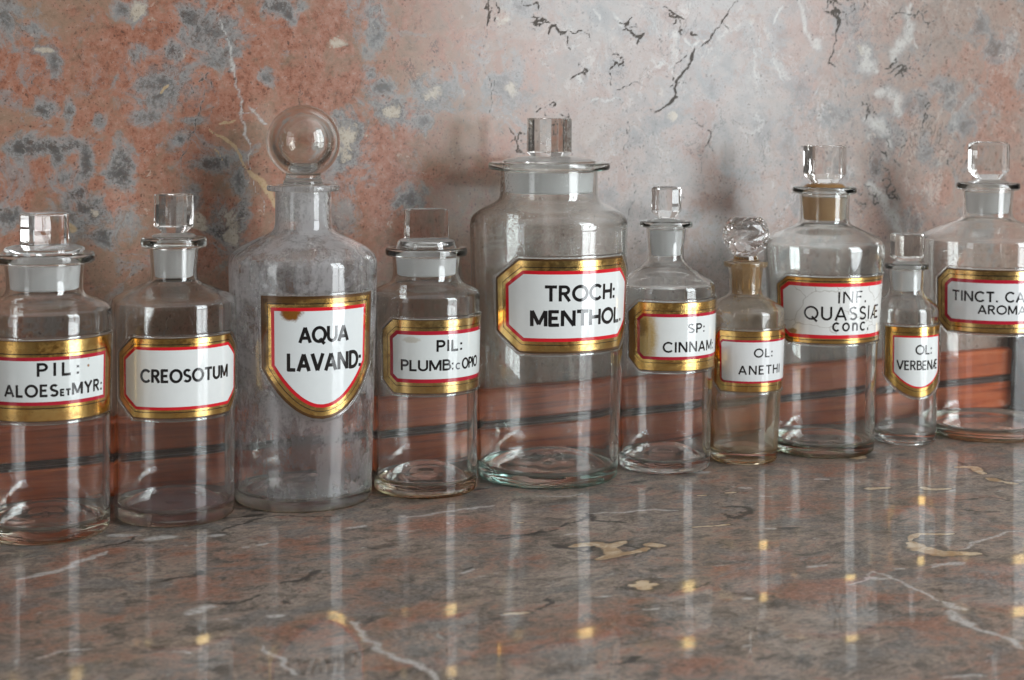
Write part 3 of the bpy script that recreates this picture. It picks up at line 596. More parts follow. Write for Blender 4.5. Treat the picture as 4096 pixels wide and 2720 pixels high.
def frost_material(name, col=(.62, .62, .615), amt=.5, streak=None):
    """ground glass of the plug: rough glass with a milky share"""
    M = NT(name)
    co = M.coord()
    g = M.n('ShaderNodeBsdfGlass', {'Color': (.97, .97, .97), 'Roughness': .38, 'IOR': 1.25}).outputs[0]
    c = col
    if streak:
        x_, y_, z_ = M.sep(co)[:3]
        n = M.noise(M.mapping(co, scale=(1, 1, .2)), 60, 3, .6)
        f = M.step(M.math('ADD', x_, M.math('MULTIPLY', M.math('SUBTRACT', n, .5), .02)), .012, -.002)
        c = M.mix(f, col, streak)
    d = M.n('ShaderNodeBsdfDiffuse', {'Color': c}).outputs[0]
    t = M.n('ShaderNodeBsdfTranslucent', {'Color': c}).outputs[0]
    dt = M.n('ShaderNodeMixShader', {0: .4, 1: d, 2: t}).outputs[0]
    return M.done(M.n('ShaderNodeMixShader', {0: amt, 1: g, 2: dt}).outputs[0])

G_CLEAR = glass_material('clear_glass')
G_COOL = glass_material('cool_glass', tint=(.975, .99, .985))
G_STOP = glass_material('stopper_glass', tint=(.985, .985, .98), wave=.03)
G_PRESS = glass_material('pressed_glass', tint=(.985, .98, .97), wave=.16)
G_CUT = glass_material('cut_glass', tint=(.99, .985, .98), wave=0.0)
G_BALL = glass_material('blown_ball_glass', tint=(.93, .925, .91), wave=.02)
G_DROPS = glass_material('beaded_glass', tint=(.98, .988, .98), drops=True)
G_TEAL = glass_material('teal_base_glass', tint=(.72, .90, .87))
G_OLIVE = glass_material('olive_base_glass', tint=(.62, .64, .54))
G_AMBER_BASE = glass_material('amber_base_glass', tint=(.86, .74, .56))
G_STRAW = glass_material('straw_base_glass', tint=(.92, .87, .76))
G_DUSTY = glass_material('dusty_inner_glass', haze=(.465, .64, .74, .0, .12), haze_col=(.92, .90, .91))
G_FILM = glass_material('film_inner_glass', haze=(.22, .75, .42, .0, .02), haze_col=(.64, .45, .26), stain=((.30, .16, .05), .75, .003, .014))
G_LILAC = glass_material('lilac_inner_glass', stain=((.42, .27, .30), .20, .012, .034))
G_CHALK = glass_material('chalky_inner_glass', stain=((.62, .60, .57), .30, .006, .045))
G_INNER = glass_material('used_inner_glass', haze=(.54, .74, .035, .12, .0), haze_col=(.80, .79, .78))
F_PLAIN = frost_material('ground_glass', (.96, .96, .95), .88)
F_THIN = frost_material('lightly_ground_glass', (.92, .91, .89), .70)
F_AMBER = frost_material('amber_ground_glass', (.72, .46, .18), .6)
F_RUST = frost_material('rust_streaked_ground_glass', (.72, .66, .58), .72, (.72, .42, .17))
M = NT('amber_residue')
AMBER = M.done(M.principled(Base_Color=(.36, .17, .03), Roughness=.25, Transmission_Weight=.55))
M = NT('brown_residue')
BROWN = M.done(M.principled(Base_Color=(.14, .05, .012), Roughness=.3, Transmission_Weight=.4))

def chaikin(p, it=2):
    """round a profile; the two end points stay"""
    p = [np.array(q, float) for q in p]
    for _ in range(it):
        o = [p[0]]
        for a, b in zip(p, p[1:]):
            o += [a * .75 + b * .25, a * .25 + b * .75]
        o.append(p[-1])
        p = o
    return p

def lathe_into(bm, prof, seg=96, slots=None, close=True):
    """revolve (r, z) points; slots[i] = material of the band i..i+1"""
    rings = []
    for r, z in prof:
        if r < 1e-6:
            rings.append([bm.verts.new((0, 0, z))])
        else:
            rings.append([bm.verts.new((r * math.sin(2 * math.pi * k / seg), -r * math.cos(2 * math.pi * k / seg), z)) for k in range(seg)])
    for i, (a, b) in enumerate(zip(rings, rings[1:])):
        for k in range(seg):
            k2 = (k + 1) % seg
            if len(a) == 1 and len(b) == 1:
                continue
            if len(a) == 1: f = bm.faces.new((a[0], b[k2], b[k]))
            elif len(b) == 1: f = bm.faces.new((a[k], a[k2], b[0]))
            else: f = bm.faces.new((a[k], a[k2], b[k2], b[k]))
            if slots: f.material_index = slots[i]
            f.smooth = True

def finish(name, bm, parent, mats, sharp=None):
    bmesh.ops.recalc_face_normals(bm, faces=bm.faces[:])
    me = bpy.data.meshes.new(name)
    bm.to_mesh(me); bm.free()
    o = obj(name, me, parent, mats)
    if sharp is not None:
        for p in me.polygons: p.use_smooth = True
        me.set_sharp_from_angle(angle=R_(sharp))
    return o

def offset_inward(prof, t):
    out = []
    n = len(prof)
    for i in range(n):
        a = prof[max(0, i - 1)]; b = prof[min(n - 1, i + 1)]
        d = b - a; L = np.hypot(*d) + 1e-9
        nx, nz = d[1] / L, -d[0] / L            # outward for an upward profile
        ti = t[i] if hasattr(t, '__len__') else t
        out.append(prof[i] - ti * np.array([nx, nz]))
    return out

def make_body(name, parent, side, lip, mats, t=.0033, base_t=.006, kick=.010, seg=112):
    """side: (r, z) from the foot to under the lip; lip: (z0, z1, r). mats: outer, inner, base ring"""
    r0 = side[0][0]
    zl0, zl1, rl = lip
    rn = side[-1][0]
    pts = [(r0, .0045)] + [q for q in side if q[1] > .006]
    body = chaikin(pts, 3)
    lipp = chaikin([(rn, zl0 - .0003), (rn + .6 * (rl - rn), zl0 + .0002), (rl, zl0 + .12 * (zl1 - zl0)), (rl, zl1 - .15 * (zl1 - zl0)), (rl - .002, zl1), (rn - .0005, zl1), (rn - .0022, zl1 - .0012)], 3)
    foot = chaikin([(0, .003 + kick * .7), (r0 * .35, .003 + kick * .66), (r0 * .7, .003 + kick * .28), (r0 - .0075, .0012), (r0 - .0045, 0.0), (r0 - .0022, .0001), (r0 - .0002, .0022), (r0, .0045)], 3)
    outer = foot[:-1] + body
    tn = .0022                                   # the neck is blown thinner than the body
    ts = [tn + (t - tn) * min(1, max(0, (q[0] / rn - 1.15) / .5)) for q in body]
    if max(q[0] for q in body) < 1.75 * rn:      # wide-mouthed jars: by height instead
        zn = max(q[1] for q in body if q[0] > .93 * max(p[0] for p in body))
        ts = [tn + (t - tn) * min(1, max(0, (zn + .004 - q[1]) / .012)) for q in body]
    inn = offset_inward(body, ts)
    zf = base_t + .0045
    inn = [q for q in inn if q[1] > zf + .004]
    r_in = inn[0][0]
    floor_ = chaikin([(r_in, inn[0][1]), (r_in, zf + .001), (r_in - .003, zf - .0015), (r_in * .72, zf + kick * .40), (r_in * .38, zf + kick * .95), (0, zf + kick)], 3)
    inner = list(reversed(inn)) + floor_[1:]
    prof = outer + lipp[1:] + inner
    slots = []
    no = len(outer); nl = len(lipp) - 1; nf = len(foot)
    for i in range(len(prof) - 1):
        if i < nf - 2 and prof[i][0] > r0 - .0062: slots.append(2)
        elif i < no + nl - 1: slots.append(0)
        else: slots.append(1)
    bm = bmesh.new()
    lathe_into(bm, prof, seg, slots)
    return finish(name, bm, parent, mats)

def poly_section(a, b, c, per=4):
    """chamfered rectangle half sizes a (x) and b (y): list of angle-ordered points, each edge split"""
    cs = [(a, -b + c), (a, b - c), (a - c, b), (-a + c, b), (-a, b - c), (-a, -b + c), (-a + c, -b), (a - c, -b)]
    out = []
    for i in range(8):
        p, q = np.array(cs[i]), np.array(cs[(i + 1) % 8])
        k = per * 3 if i % 2 == 0 else per
        for j in range(k):
            out.append(p + (q - p) * j / k)
    return np.array(out)

def loft(name, parent, rings, mats, slots, sharp=28):
    """rings: arrays of n points (x, y) + z; the ends are capped"""
    bm = bmesh.new()
    R = []
    for xy, z in rings:
        zz = z if hasattr(z, '__len__') else [z] * len(xy)
        R.append([bm.verts.new((p[0], p[1], q)) for p, q in zip(xy, zz)])
    n = len(R[0])
    for i, (a, b) in enumerate(zip(R, R[1:])):
        for k in range(n):
            k2 = (k + 1) % n
            f = bm.faces.new((a[k], a[k2], b[k2], b[k]))
            f.material_index = slots[i] if i < len(slots) else 0
    bm.faces.new(R[0][::-1]).material_index = slots[0]
    bm.faces.new(R[-1])
    return finish(name, bm, parent, mats, sharp)

def block_stopper(parent, plug, collar, block, rot, mats, dome=None):
    """ground plug + collar + faceted block. plug: (r0, z0, r1, z1); collar: [(r, z)...]; block: (a, b, c, z_foot, z_shoulder, z_top, foot scale, bevel)"""
    a, b, c, zf, zs, zt, fs, bev = block
    sec = poly_section(a, b, c)
    ang = np.arctan2(sec[:, 1], sec[:, 0])
    circ = np.stack([np.cos(ang), np.sin(ang)], -1)
    rings, slots = [], []
    r0, z0, r1, z1 = plug
    rings += [(circ * (r0 - .0015), z0), (circ * r0, z0 + .001), (circ * r1, z1)]
    slots += [1, 1]
    for r, z in collar:
        rings.append((circ * r, z)); slots.append(0)
    foot = sec * fs
    rings.append((foot, zf)); slots.append(0)
    if zs > zf + 1e-5:
        rings.append((sec, zs)); slots.append(0)
    rings.append((sec, zt - bev)); slots.append(0)
    for q in (.35, .75, 1.0):
        k = 1 - (1 - math.sqrt(max(0, 1 - q * q))) * bev / min(a, b)
        rings.append((sec * k, zt - bev + bev * q)); slots.append(0)
    ca, sa = math.cos(rot), math.sin(rot)
    Rm = np.array([[ca, -sa], [sa, ca]])
    rings = [(xy @ Rm.T, z) for xy, z in rings]
    return loft('stopper', parent, rings, mats, slots)

# ------------------------------------------------------------------ labels
class LabelFrame:
    """maps label coordinates u (metres round the bottle), z onto the bottle's side"""
    def __init__(self, side, zmid):
        s = sorted([(z, r) for r, z in side])
        self.zs = [q[0] for q in s]; self.rs = [q[1] for q in s]
        self.R = float(np.interp(zmid, self.zs, self.rs)); self.zmid = zmid
    def at(self, u, z, h):
        th = u / self.R
        r = float(np.interp(z, self.zs, self.rs)) + h
        return (r * math.sin(th), -r * math.cos(th), z)
    def u(self, deg): return self.R * R_(deg)

def inset(poly, d):
    """shrink a convex polygon (counter-clockwise) by d"""
    n = len(poly); out = []
    P = [np.array(p, float) for p in poly]
    lines = []
    for i in range(n):
        a, b = P[i], P[(i + 1) % n]
        t = (b - a) / (np.hypot(*(b - a)) + 1e-12)
        nn = np.array([-t[1], t[0]])
        lines.append((a + nn * d, t))
    for i in range(n):
        (p, t), (q, s) = lines[i - 1], lines[i]
        cr = t[0] * s[1] - t[1] * s[0]
        if abs(cr) < 1e-6:
            out.append(q); continue
        w = q - p
        k = (w[0] * s[1] - w[1] * s[0]) / cr
        out.append(p + t * k)
    return out

def panel(name, LF, poly, h0, h1, mat, parent):
    """curved plate with outline poly, its face at height h1 above the glass, its rim down to h0"""
    bm = bmesh.new()
    vs = [bm.verts.new((p[0], p[1], 0)) for p in poly]
    bm.faces.new(vs)
    us = [p[0] for p in poly]
    step = .0022
    k = math.ceil(min(us) / step)
    while k * step < max(us):
        bmesh.ops.bisect_plane(bm, geom=bm.verts[:] + bm.edges[:] + bm.faces[:], plane_co=(k * step, 0, 0), plane_no=(1, 0, 0), dist=1e-7)
        k += 1
    zs = [p[1] for p in poly]
    k = math.ceil(min(zs) / .006)
    while k * .006 < max(zs):
        bmesh.ops.bisect_plane(bm, geom=bm.verts[:] + bm.edges[:] + bm.faces[:], plane_co=(0, k * .006, 0), plane_no=(0, 1, 0), dist=1e-7)
        k += 1
    ly = bm.verts.layers.float_vector.new('label_uv')
    flat = {v: (v.co.x, v.co.y) for v in bm.verts}
    rim = [e for e in bm.edges if len(e.link_faces) == 1]
    up_ = {}
    for v in bm.verts:
        u, z = flat[v]
        v.co = Vector(LF.at(u, z, h1)); v[ly] = (u, z, 0)
    low = {}
    for e in rim:
        for v in e.verts:
            if v not in low:
                low[v] = bm.verts.new(LF.at(*flat[v], h0)); low[v][ly] = (flat[v][0], flat[v][1], 0)
    for e in rim:
        a, b = e.verts
        bm.faces.new((a, b, low[b], low[a]))
    return finish(name, bm, parent, [mat], 35)

def rim_tube(name, LF, poly, r, h, mat, parent):
    """bead of glass round a label"""
    pts = []
    n = len(poly)
    for i in range(n):
        a, b = np.array(poly[i]), np.array(poly[(i + 1) % n])
        L = np.hypot(*(b - a)); k = max(1, int(L / .0025))
        for j in range(k):
            pts.append(a + (b - a) * j / k)
    P = [Vector(LF.at(p[0], p[1], h)) for p in pts]
    bm = bmesh.new(); rings = []
    m_ = len(P)
    for i in range(m_):
        t = (P[(i + 1) % m_] - P[i - 1]).normalized()
        o = Vector((P[i].x, P[i].y, 0)).normalized()
        s = t.cross(o).normalized(); o = s.cross(t).normalized()
        rings.append([bm.verts.new(P[i] + (o * math.cos(q) + s * math.sin(q)) * r) for q in [2 * math.pi * k / 10 for k in range(10)]])
    for i in range(m_):
        a, b = rings[i], rings[(i + 1) % m_]
        for k in range(10):
            bm.faces.new((a[k], a[(k + 1) % 10], b[(k + 1) % 10], b[k]))
    return finish(name, bm, parent, [mat], 60)

# hand-painted sans capitals: strokes in a box of height 1
def arc(cx, cz, rx, rz, a0, a1, n=22):
    return [(cx + rx * math.cos(R_(a0 + (a1 - a0) * i / n)), cz + rz * math.sin(R_(a0 + (a1 - a0) * i / n))) for i in range(n + 1)]
def glyph(ch):
    L = lambda *p: list(p)
    if ch == 'A': return .84, [L((0.05, 0), (.42, .97)), L((.79, 0), (.42, .97)), L((.17, .30), (.67, .30))]
    if ch == 'B': return .62, [L((.07, 0), (.07, 1)), L((.0, .93), (.32, .93)) + arc(.34, .735, .2, .195, 90, -90) + L((.07, .54)), L((.07, .54), (.36, .54)) + arc(.38, .305, .24, .235, 90, -90) + L((0., .07))]
    if ch == 'C': return .86, [arc(.48, .5, .42, .44, 42, 318, 30)]
    if ch == 'c': return .56, [arc(.30, .30, .25, .26, 45, 315, 24)]
    if ch == 'D': return .80, [L((.07, 0), (.07, 1)), L((0., .93), (.30, .93)) + arc(.30, .5, .43, .43, 90, -90, 26) + L((0., .07))]
    if ch == 'E': return .60, [L((.07, 0), (.07, 1)), L((0, .93), (.56, .93)), L((0, .51), (.50, .51)), L((0, .07), (.58, .07))]
    if ch == 'F': return .56, [L((.07, 0), (.07, 1)), L((0, .93), (.54, .93)), L((0, .50), (.46, .50))]
    if ch == 'H': return .76, [L((.07, 0), (.07, 1)), L((.69, 0), (.69, 1)), L((.07, .51), (.69, .51))]
    if ch == 'I': return .16, [L((.08, 0), (.08, 1))]
    if ch == 'L': return .56, [L((.07, 0), (.07, 1)), L((0, .07), (.54, .07))]
    if ch == 'M': return .92, [L((.07, 0), (.07, 1)), L((.09, .98), (.46, .12)), L((.83, .98), (.46, .12)), L((.85, 0), (.85, 1))]
    if ch == 'N': return .80, [L((.07, 0), (.07, 1)), L((.08, .97), (.72, .03)), L((.73, 0), (.73, 1))]
    if ch == 'n': return .54, [L((.08, 0), (.08, .57)), L((.08, .30)) + arc(.27, .32, .19, .19, 180, 0, 16) + L((.46, 0))]
    if ch == 'O': return .98, [arc(.49, .5, .43, .44, 0, 360, 40)]
    if ch == 'o': return .62, [arc(.31, .29, .25, .25, 0, 360, 30)]
    if ch == 'P': return .60, [L((.07, 0), (.07, 1)), L((0, .93), (.32, .93)) + arc(.32, .70, .23, .23, 90, -90) + L((.0, .47))]
    if ch == 'Q': return .98, [arc(.49, .5, .43, .44, 0, 360, 40), L((.54, .26), (.66, .10), (.88, -.10))]
    if ch == 'R': return .68, [L((.07, 0), (.07, 1)), L((0, .93), (.34, .93)) + arc(.34, .715, .22, .215, 90, -90) + L((.0, .50)), L((.30, .50), (.63, 0))]
    if ch == 'S': return .62, [arc(.31, .725, .225, .205, 30, 250, 20) + arc(.31, .275, .25, .205, 82, -150, 22)]
    if ch == 'T': return .70, [L((.35, 0), (.35, 1)), L((0, .93), (.70, .93))]
    if ch == 'U': return .74, [L((.07, 1), (.07, .36)) + arc(.37, .36, .30, .29, 180, 360, 20) + L((.67, 1))]
    if ch == 'V': return .80, [L((.03, 1), (.40, .03)), L((.77, 1), (.40, .03))]
    if ch == 'Y': return .74, [L((.03, 1), (.37, .46)), L((.71, 1), (.37, .46)), L((.37, .5), (.37, 0))]
    if ch == '\u00c6': return 1.02, [L((0.03, 0), (.47, .97)), L((.50, 0), (.50, 1)), L((.40, .93), (.98, .93)), L((.50, .51), (.90, .51)), L((.50, .07), (1.0, .07)), L((.19, .30), (.50, .30))]
    if ch == ':': return .18, [L((.09, .02), (.09, .20)), L((.09, .50), (.09, .68))]
    if ch == '.': return .18, [L((.09, .0), (.09, .17))]
    return .35, []

def lettering(name, LF, lines, mat, parent, h):
    """lines: (text, u0, u1, z0, z1, stroke weight, gap). '^' halves the size of the next capital"""
    bm = bmesh.new()
    eps = 0
    for text, u0, u1, z0, z1, wt, gap in lines:
        x = 0; items = []; small = False
        for ch in text:
            if ch == '^': small = True; continue
            w, st = glyph(ch)
            k = .55 if small else 1.0
            items.append((x, k, st)); x += w * k + gap * (.7 if small else 1); small = False
        tot = x - gap
        sx = (u1 - u0) / tot; sz = z1 - z0
        hwid = wt * sz * .62
        rnd = random.Random(len(text) * 7 + 3)
        for x, k, st in items:
            jz = rnd.uniform(-.012, .012)
            for s in st:
                pts = [np.array((u0 + (x + p[0] * k) * sx, z0 + (p[1] * k + jz) * sz)) for p in s]
                dense = [pts[0]]
                for a, b in zip(pts, pts[1:]):
                    q = max(1, int(np.hypot(*(b - a)) / .0015))
                    dense += [a + (b - a) * i / q for i in range(1, q + 1)]
                n = len(dense)
                closed = np.hypot(*(dense[0] - dense[-1])) < 1e-6 and n > 6
                prev = None
                hh = h + eps * 2.2e-6; eps = (eps + 1) % 12
                kk = hwid * (.78 if k < 1 else 1) * rnd.uniform(.95, 1.05)
                for i in range(n):
                    a = dense[i - 1] if i > 0 else (dense[-2] if closed else dense[0])
                    b = dense[i + 1] if i < n - 1 else (dense[1] if closed else dense[-1])
                    t = b - a; t /= np.hypot(*t) + 1e-12
                    nn = np.array([-t[1], t[0]])
                    l = bm.verts.new(LF.at(*(dense[i] + nn * kk), hh)); r = bm.verts.new(LF.at(*(dense[i] - nn * kk), hh))
                    if prev: bm.faces.new((prev[1], r, l, prev[0]))
                    prev = (l, r)
    me = bpy.data.meshes.new(name)
    bm.to_mesh(me); bm.free()
    return obj(name, me, parent, [mat])

def paint(name, col, rough=.08, stains=(), cracks=None, var=.03):
    """glossy enamel; stains: (u, z, ru, rz, colour, strength, ragged)"""
    M = NT(name)
    uv = M.attr('label_uv').outputs['Vector']
    n1 = M.noise(uv, 180, 5, .65)
    n2 = M.noise(uv, 700, 4, .6)
    c = M.mix(M.step(n1, .3, .7, 0., var * 6), col, tuple(q * .88 for q in col))
    for (u, z, ru, rz, sc, k, rag) in stains:
        d = M.n('ShaderNodeVectorMath', {0: uv, 1: (u, z, 0)}, operation='SUBTRACT').outputs[0]
        d = M.n('ShaderNodeVectorMath', {0: d, 1: (1 / ru, 1 / rz, 0)}, operation='MULTIPLY').outputs[0]
        d = M.n('ShaderNodeVectorMath', {0: d}, operation='LENGTH').outputs['Value']
        d = M.math('ADD', d, M.math('MULTIPLY', M.math('SUBTRACT', n1, .5), rag))
        d = M.math('ADD', d, M.math('MULTIPLY', M.math('SUBTRACT', n2, .5), rag * .5))
        c = M.mix(M.step(d, .55, 1.05, k, 0.), c, M.mix(n2, tuple(q * .55 for q in sc), sc))
    if cracks:
        wv = M.n('ShaderNodeVectorMath', {0: uv, 1: M.n('ShaderNodeVectorMath', {0: M.noise(uv, 120, 3, .5, 0, True), 3: .006}, operation='SCALE').outputs[0]}, operation='ADD').outputs[0]
        v = M.voro(wv, cracks, 'DISTANCE_TO_EDGE')
        c = M.mix(M.step(v, .004, .014, .4, 0.), c, (.24, .20, .15))
    return M.done(M.principled(Base_Color=c, Roughness=rough, IOR=1.5, Coat_Weight=.6, Coat_Roughness=.03))

def gold_leaf(name, col=(.93, .64, .22), dark=.35, crinkle=.2, stains=()):
    M = NT(name)
    uv = M.attr('label_uv').outputs['Vector']
    n0 = M.noise(uv, 55, 4, .6)
    n1 = M.noise(uv, 240, 5, .65)
    n2 = M.noise(M.mapping(uv, scale=(1, 2.5, 1)), 900, 3, .6)
    c = M.mix(M.step(n0, .3, .7, 0., .8), col, (col[0] * .80, col[1] * .62, col[2] * .42))
    f = M.math('ADD', M.math('MULTIPLY', n1, .7), M.math('MULTIPLY', n0, .5))
    dm = M.step(f, .60, .76, 0., min(1, dark * 1.5))
    c = M.mix(dm, c, (.13, .058, .016))
    stn = dm
    for (u, z, ru, rz, sc, k, rag) in stains:
        d = M.n('ShaderNodeVectorMath', {0: uv, 1: (u, z, 0)}, operation='SUBTRACT').outputs[0]
        d = M.n('ShaderNodeVectorMath', {0: d, 1: (1 / ru, 1 / rz, 0)}, operation='MULTIPLY').outputs[0]
        d = M.n('ShaderNodeVectorMath', {0: d}, operation='LENGTH').outputs['Value']
        d = M.math('ADD', d, M.math('MULTIPLY', M.math('SUBTRACT', n1, .5), rag))
        s = M.step(d, .5, 1.05, k, 0.)
        c = M.mix(s, c, sc)
        stn = M.math('MAXIMUM', stn, s)
    met = M.math('SUBTRACT', 1.0, M.math('MULTIPLY', stn, .75))
    h = M.math('ADD', n1, M.math('MULTIPLY', n2, .4))
    b = M.bump(h, crinkle * .6, .0005)
    return M.done(M.principled(Base_Color=c, Metallic=met, Roughness=M.step(n1, .3, .7, .16, .26), Normal=b, Coat_Weight=.7, Coat_Roughness=.03))

M = NT('label_edge_brown')
EDGE = M.done(M.principled(Base_Color=M.mix(M.noise(M.coord(), 300, 4), (.05, .022, .008), (.16, .075, .02)), Roughness=.3, Metallic=.35, Coat_Weight=.6))
M = NT('label_black')
BLACK = M.done(M.principled(Base_Color=(.012, .011, .010), Roughness=.12, Coat_Weight=.5))
M = NT('letter_black')
INK = M.done(M.principled(Base_Color=(.014, .013, .013), Roughness=.10, Coat_Weight=.6))
M = NT('letter_grey')
INK2 = M.done(M.principled(Base_Color=(.10, .10, .11), Roughness=.10, Coat_Weight=.6))

def octagon(hw, z0, z1, cu, cz):
    return [(-hw + cu, z0), (hw - cu, z0), (hw, z0 + cz), (hw, z1 - cz), (hw - cu, z1), (-hw + cu, z1), (-hw, z1 - cz), (-hw, z0 + cz)]
def shield(hw, ztop, zside, ztip, n=12, power=1.6):
    pts = []
    for i in range(n + 1):                       # from the left shoulder down to the tip and up again
        t = i / n
        pts.append((-hw * (1 - t) ** .80 if t < 1 else 0, zside - (zside - ztip) * (1 - (1 - t) ** power)))
    rt = [(-p[0], p[1]) for p in pts[:-1]][::-1]
    return pts + rt + [(hw, ztop), (-hw, ztop)]

def make_label(parent, LF, poly, widths, mats, lines, rim=True, ink=INK, extra=None):
    """widths: insets of gold, black line, inner gold, red, white from the outline"""
    gold, red, white = mats
    pl = panel('label', LF, poly, -.0003, .0007, EDGE, parent)
    w = widths
    panel('gold_border', LF, inset(poly, w[0]), .0006, .00078, gold, pl)
    panel('border_line', LF, inset(poly, w[1]), .0007, .00084, BLACK, pl)
    panel('inner_gold', LF, inset(poly, w[1] + w[5]), .0007, .00090, gold, pl)
    panel('red_border', LF, inset(poly, w[3] - .0003), .0008, .00096, red, pl)
    panel('white_panel', LF, inset(poly, w[4]), .0009, .00102, white, pl)
    lettering('lettering', LF, lines, ink, pl, .00106)
    if extra:
        lettering('lettering', LF, extra, INK2, pl, .00106)
    if rim:
        rim_tube('glass_rim', LF, inset(poly, -.0014), .0011, .0006, G_CLEAR, pl)
    return pl

# ------------------------------------------------------------------ bottles
CAMERA = Vector((0, 0))
GROUP = 'stoppered pharmacy bottles lined up on the marble shelf'
RED = paint('red_enamel', (.62, .012, .022), .12)
RED_DARK = paint('faded_red_enamel', (.42, .012, .03), .14)
WHITE = paint('white_enamel', (.74, .76, .74))

def bottle_root(name, pos, face, label, category):
    o = bpy.data.objects.new(name, None); COL.objects.link(o)
    o.location = pos
    d = CAMERA - Vector(pos[:2])
    beta = math.atan2(d.x, -d.y)
    o.rotation_euler = (0, 0, beta + R_(face))
    o.empty_display_size = .02
    tag(o, label, category, GROUP)
    return o

def angles(LF, face, a, b):
    return LF.u(a - face), LF.u(b - face)

# --- ALOES
def rows(LF, face, data):
    out = []
    for text, a, b, z0, z1, wt, gap in data:
        u0, u1 = angles(LF, face, a, b)
        out.append((text, u0, u1, z0, z1, wt, gap))
    return out

S = [(.0462, 0), (.0465, .0068), (.0472, .0897), (.0482, .1356), (.0489, .1613), (.0478, .1672), (.0395, .1713), (.0303, .1741), (.0273, .1787), (.0276, .188), (.0288, .1984)]
b = bottle_root('glass_jar', (.2144, 1.2251, 0), 0, 'clear wide-mouthed glass jar at the left end, label reading PIL: ALOES ET MYR:', 'bottle')
make_body('body', b, S, (.1984, .2066, .0363), [G_CLEAR, G_INNER, G_STRAW])
block_stopper(b, (.0243, .1795, .0259, .1975), [(.0259, .2050), (.0290, .2080), (.0285, .2100), (.0225, .2118)], (.0157, .0108, .0030, .2122, .2122, .2362, 1.0, .0026), R_(25), [G_STOP, F_PLAIN])
LF = LabelFrame(S, .1187)
make_label(b, LF, [(-LF.u(74), .0897), (LF.u(74), .0897), (LF.u(74), .1477), (-LF.u(74), .1477)], (.0006, .0092, 0, .0120, .0143, .0007),
           [gold_leaf('gold_leaf_worn', dark=.25, stains=[(-.001, .093, .03, .006, (.20, .075, .015), .6, 1.2)]), RED_DARK, paint('white_enamel_specked', (.72, .75, .73), stains=[(.0316, .1275, .0012, .0012, (.40, .17, .05), .9, .5), (.0316, .1325, .0009, .0009, (.50, .30, .12), .5, .5)])],
           rows(LF, 0, [('PIL:', -6.5, 28.8, .1224, .1319, .165, .34), ('ALOES^E^TMYR:', -34.7, 54.5, .1077, .1164, .165, .18)]))

# --- CREOSOTUM
S = [(.0457, 0), (.0460, .006), (.0465, .0902), (.0470, .1476), (.0473, .1625), (.0462, .1683), (.0330, .1742), (.0195, .1798), (.0175, .1829), (.0178, .195), (.0186, .2057)]
b = bottle_root('glass_bottle', (.3129, 1.2332, 0), 10.5, 'clear glass bottle with an octagonal label reading CREOSOTUM and a chunky block stopper', 'bottle')
make_body('body', b, S, (.2057, .2143, .0251), [G_CLEAR, G_LILAC, G_STRAW])
block_stopper(b, (.0143, .1835, .0159, .2050), [(.0159, .2130), (.0168, .2150), (.0150, .2166), (.0100, .2173)], (.0130, .0118, .0042, .2177, .2224, .2476, .62, .0016), R_(-30 - 10.5), [G_PRESS, F_THIN])
LF = LabelFrame(S, .1125)
make_label(b, LF, octagon(LF.u(69), .0825, .1425, .0155, .0130), (.0006, .0044, 0, .0068, .0088, .0006),
           [gold_leaf('gold_leaf_bright', dark=.12), RED, WHITE],
           rows(LF, 10.5, [('CREOSOTUM', -30.6, 56, .1097, .1195, .165, .13)]))

# --- AQUA LAVAND
S = [(.0550, 0), (.0554, .006), (.0567, .0643), (.0578, .1236), (.0595, .1875), (.0590, .1930), (.0553, .1993), (.0388, .2087), (.0253, .2140), (.0224, .2195), (.0224, .235), (.0224, .2470)]
b = bottle_root('glass_bottle', (.4199, 1.2420, 0), 15, 'tall cloudy glass bottle with a round ball stopper, shield label reading AQUA LAVAND:', 'bottle')
make_body('body', b, S, (.2470, .2523, .0291), [G_CLEAR, G_DUSTY, G_STRAW], base_t=.005, kick=.006)
bm = bmesh.new()
zc, RB = .2867, .0294
a0 = math.asin(.0140 / RB)
sph = [(RB * math.sin(a), zc - RB * math.cos(a)) for a in np.linspace(a0, math.pi, 40)]
sph[-1] = (0, zc + RB)
low = chaikin([(0, .2235), (.0180, .2235), (.0186, .2250), (.0196, .2465), (.0197, .2510), (.0160, .2520), (.0160, .2550), (.0148, .2568), (.0140, .2592)], 2)
prof = low + sph
sl = [1 if p[1] < .2462 else 0 for p in prof[:-1]]
lathe_into(bm, prof, 80, sl)
bmesh.ops.recalc_face_normals(bm, faces=bm.faces[:])
n0 = set(bm.faces)
RI = .0204
inn = [(RI * math.sin(a), zc + .0002 - RI * math.cos(a)) for a in np.linspace(0, math.pi, 34)]
inn[0] = (0, inn[0][1]); inn[-1] = (0, inn[-1][1])
lathe_into(bm, inn, 80)
nf = [f for f in bm.faces if f not in n0]
bmesh.ops.recalc_face_normals(bm, faces=nf)
bmesh.ops.reverse_faces(bm, faces=nf)
me = bpy.data.meshes.new('stopper'); bm.to_mesh(me); bm.free()
obj('stopper', me, b, [G_BALL, F_THIN])
LF = LabelFrame(S, .125)
aq_st = [(-.030, .1672, .026, .0065, (.09, .040, .012), .95, 1.3), (.020, .1655, .018, .004, (.12, .055, .015), .6, 1.6), (-.0475, .140, .007, .045, (.07, .03, .01), .95, 1.0), (.0475, .138, .0075, .055, (.13, .05, .012), .9, 1.0), (-.030, .098, .02, .008, (.16, .06, .015), .6, 1.6)]
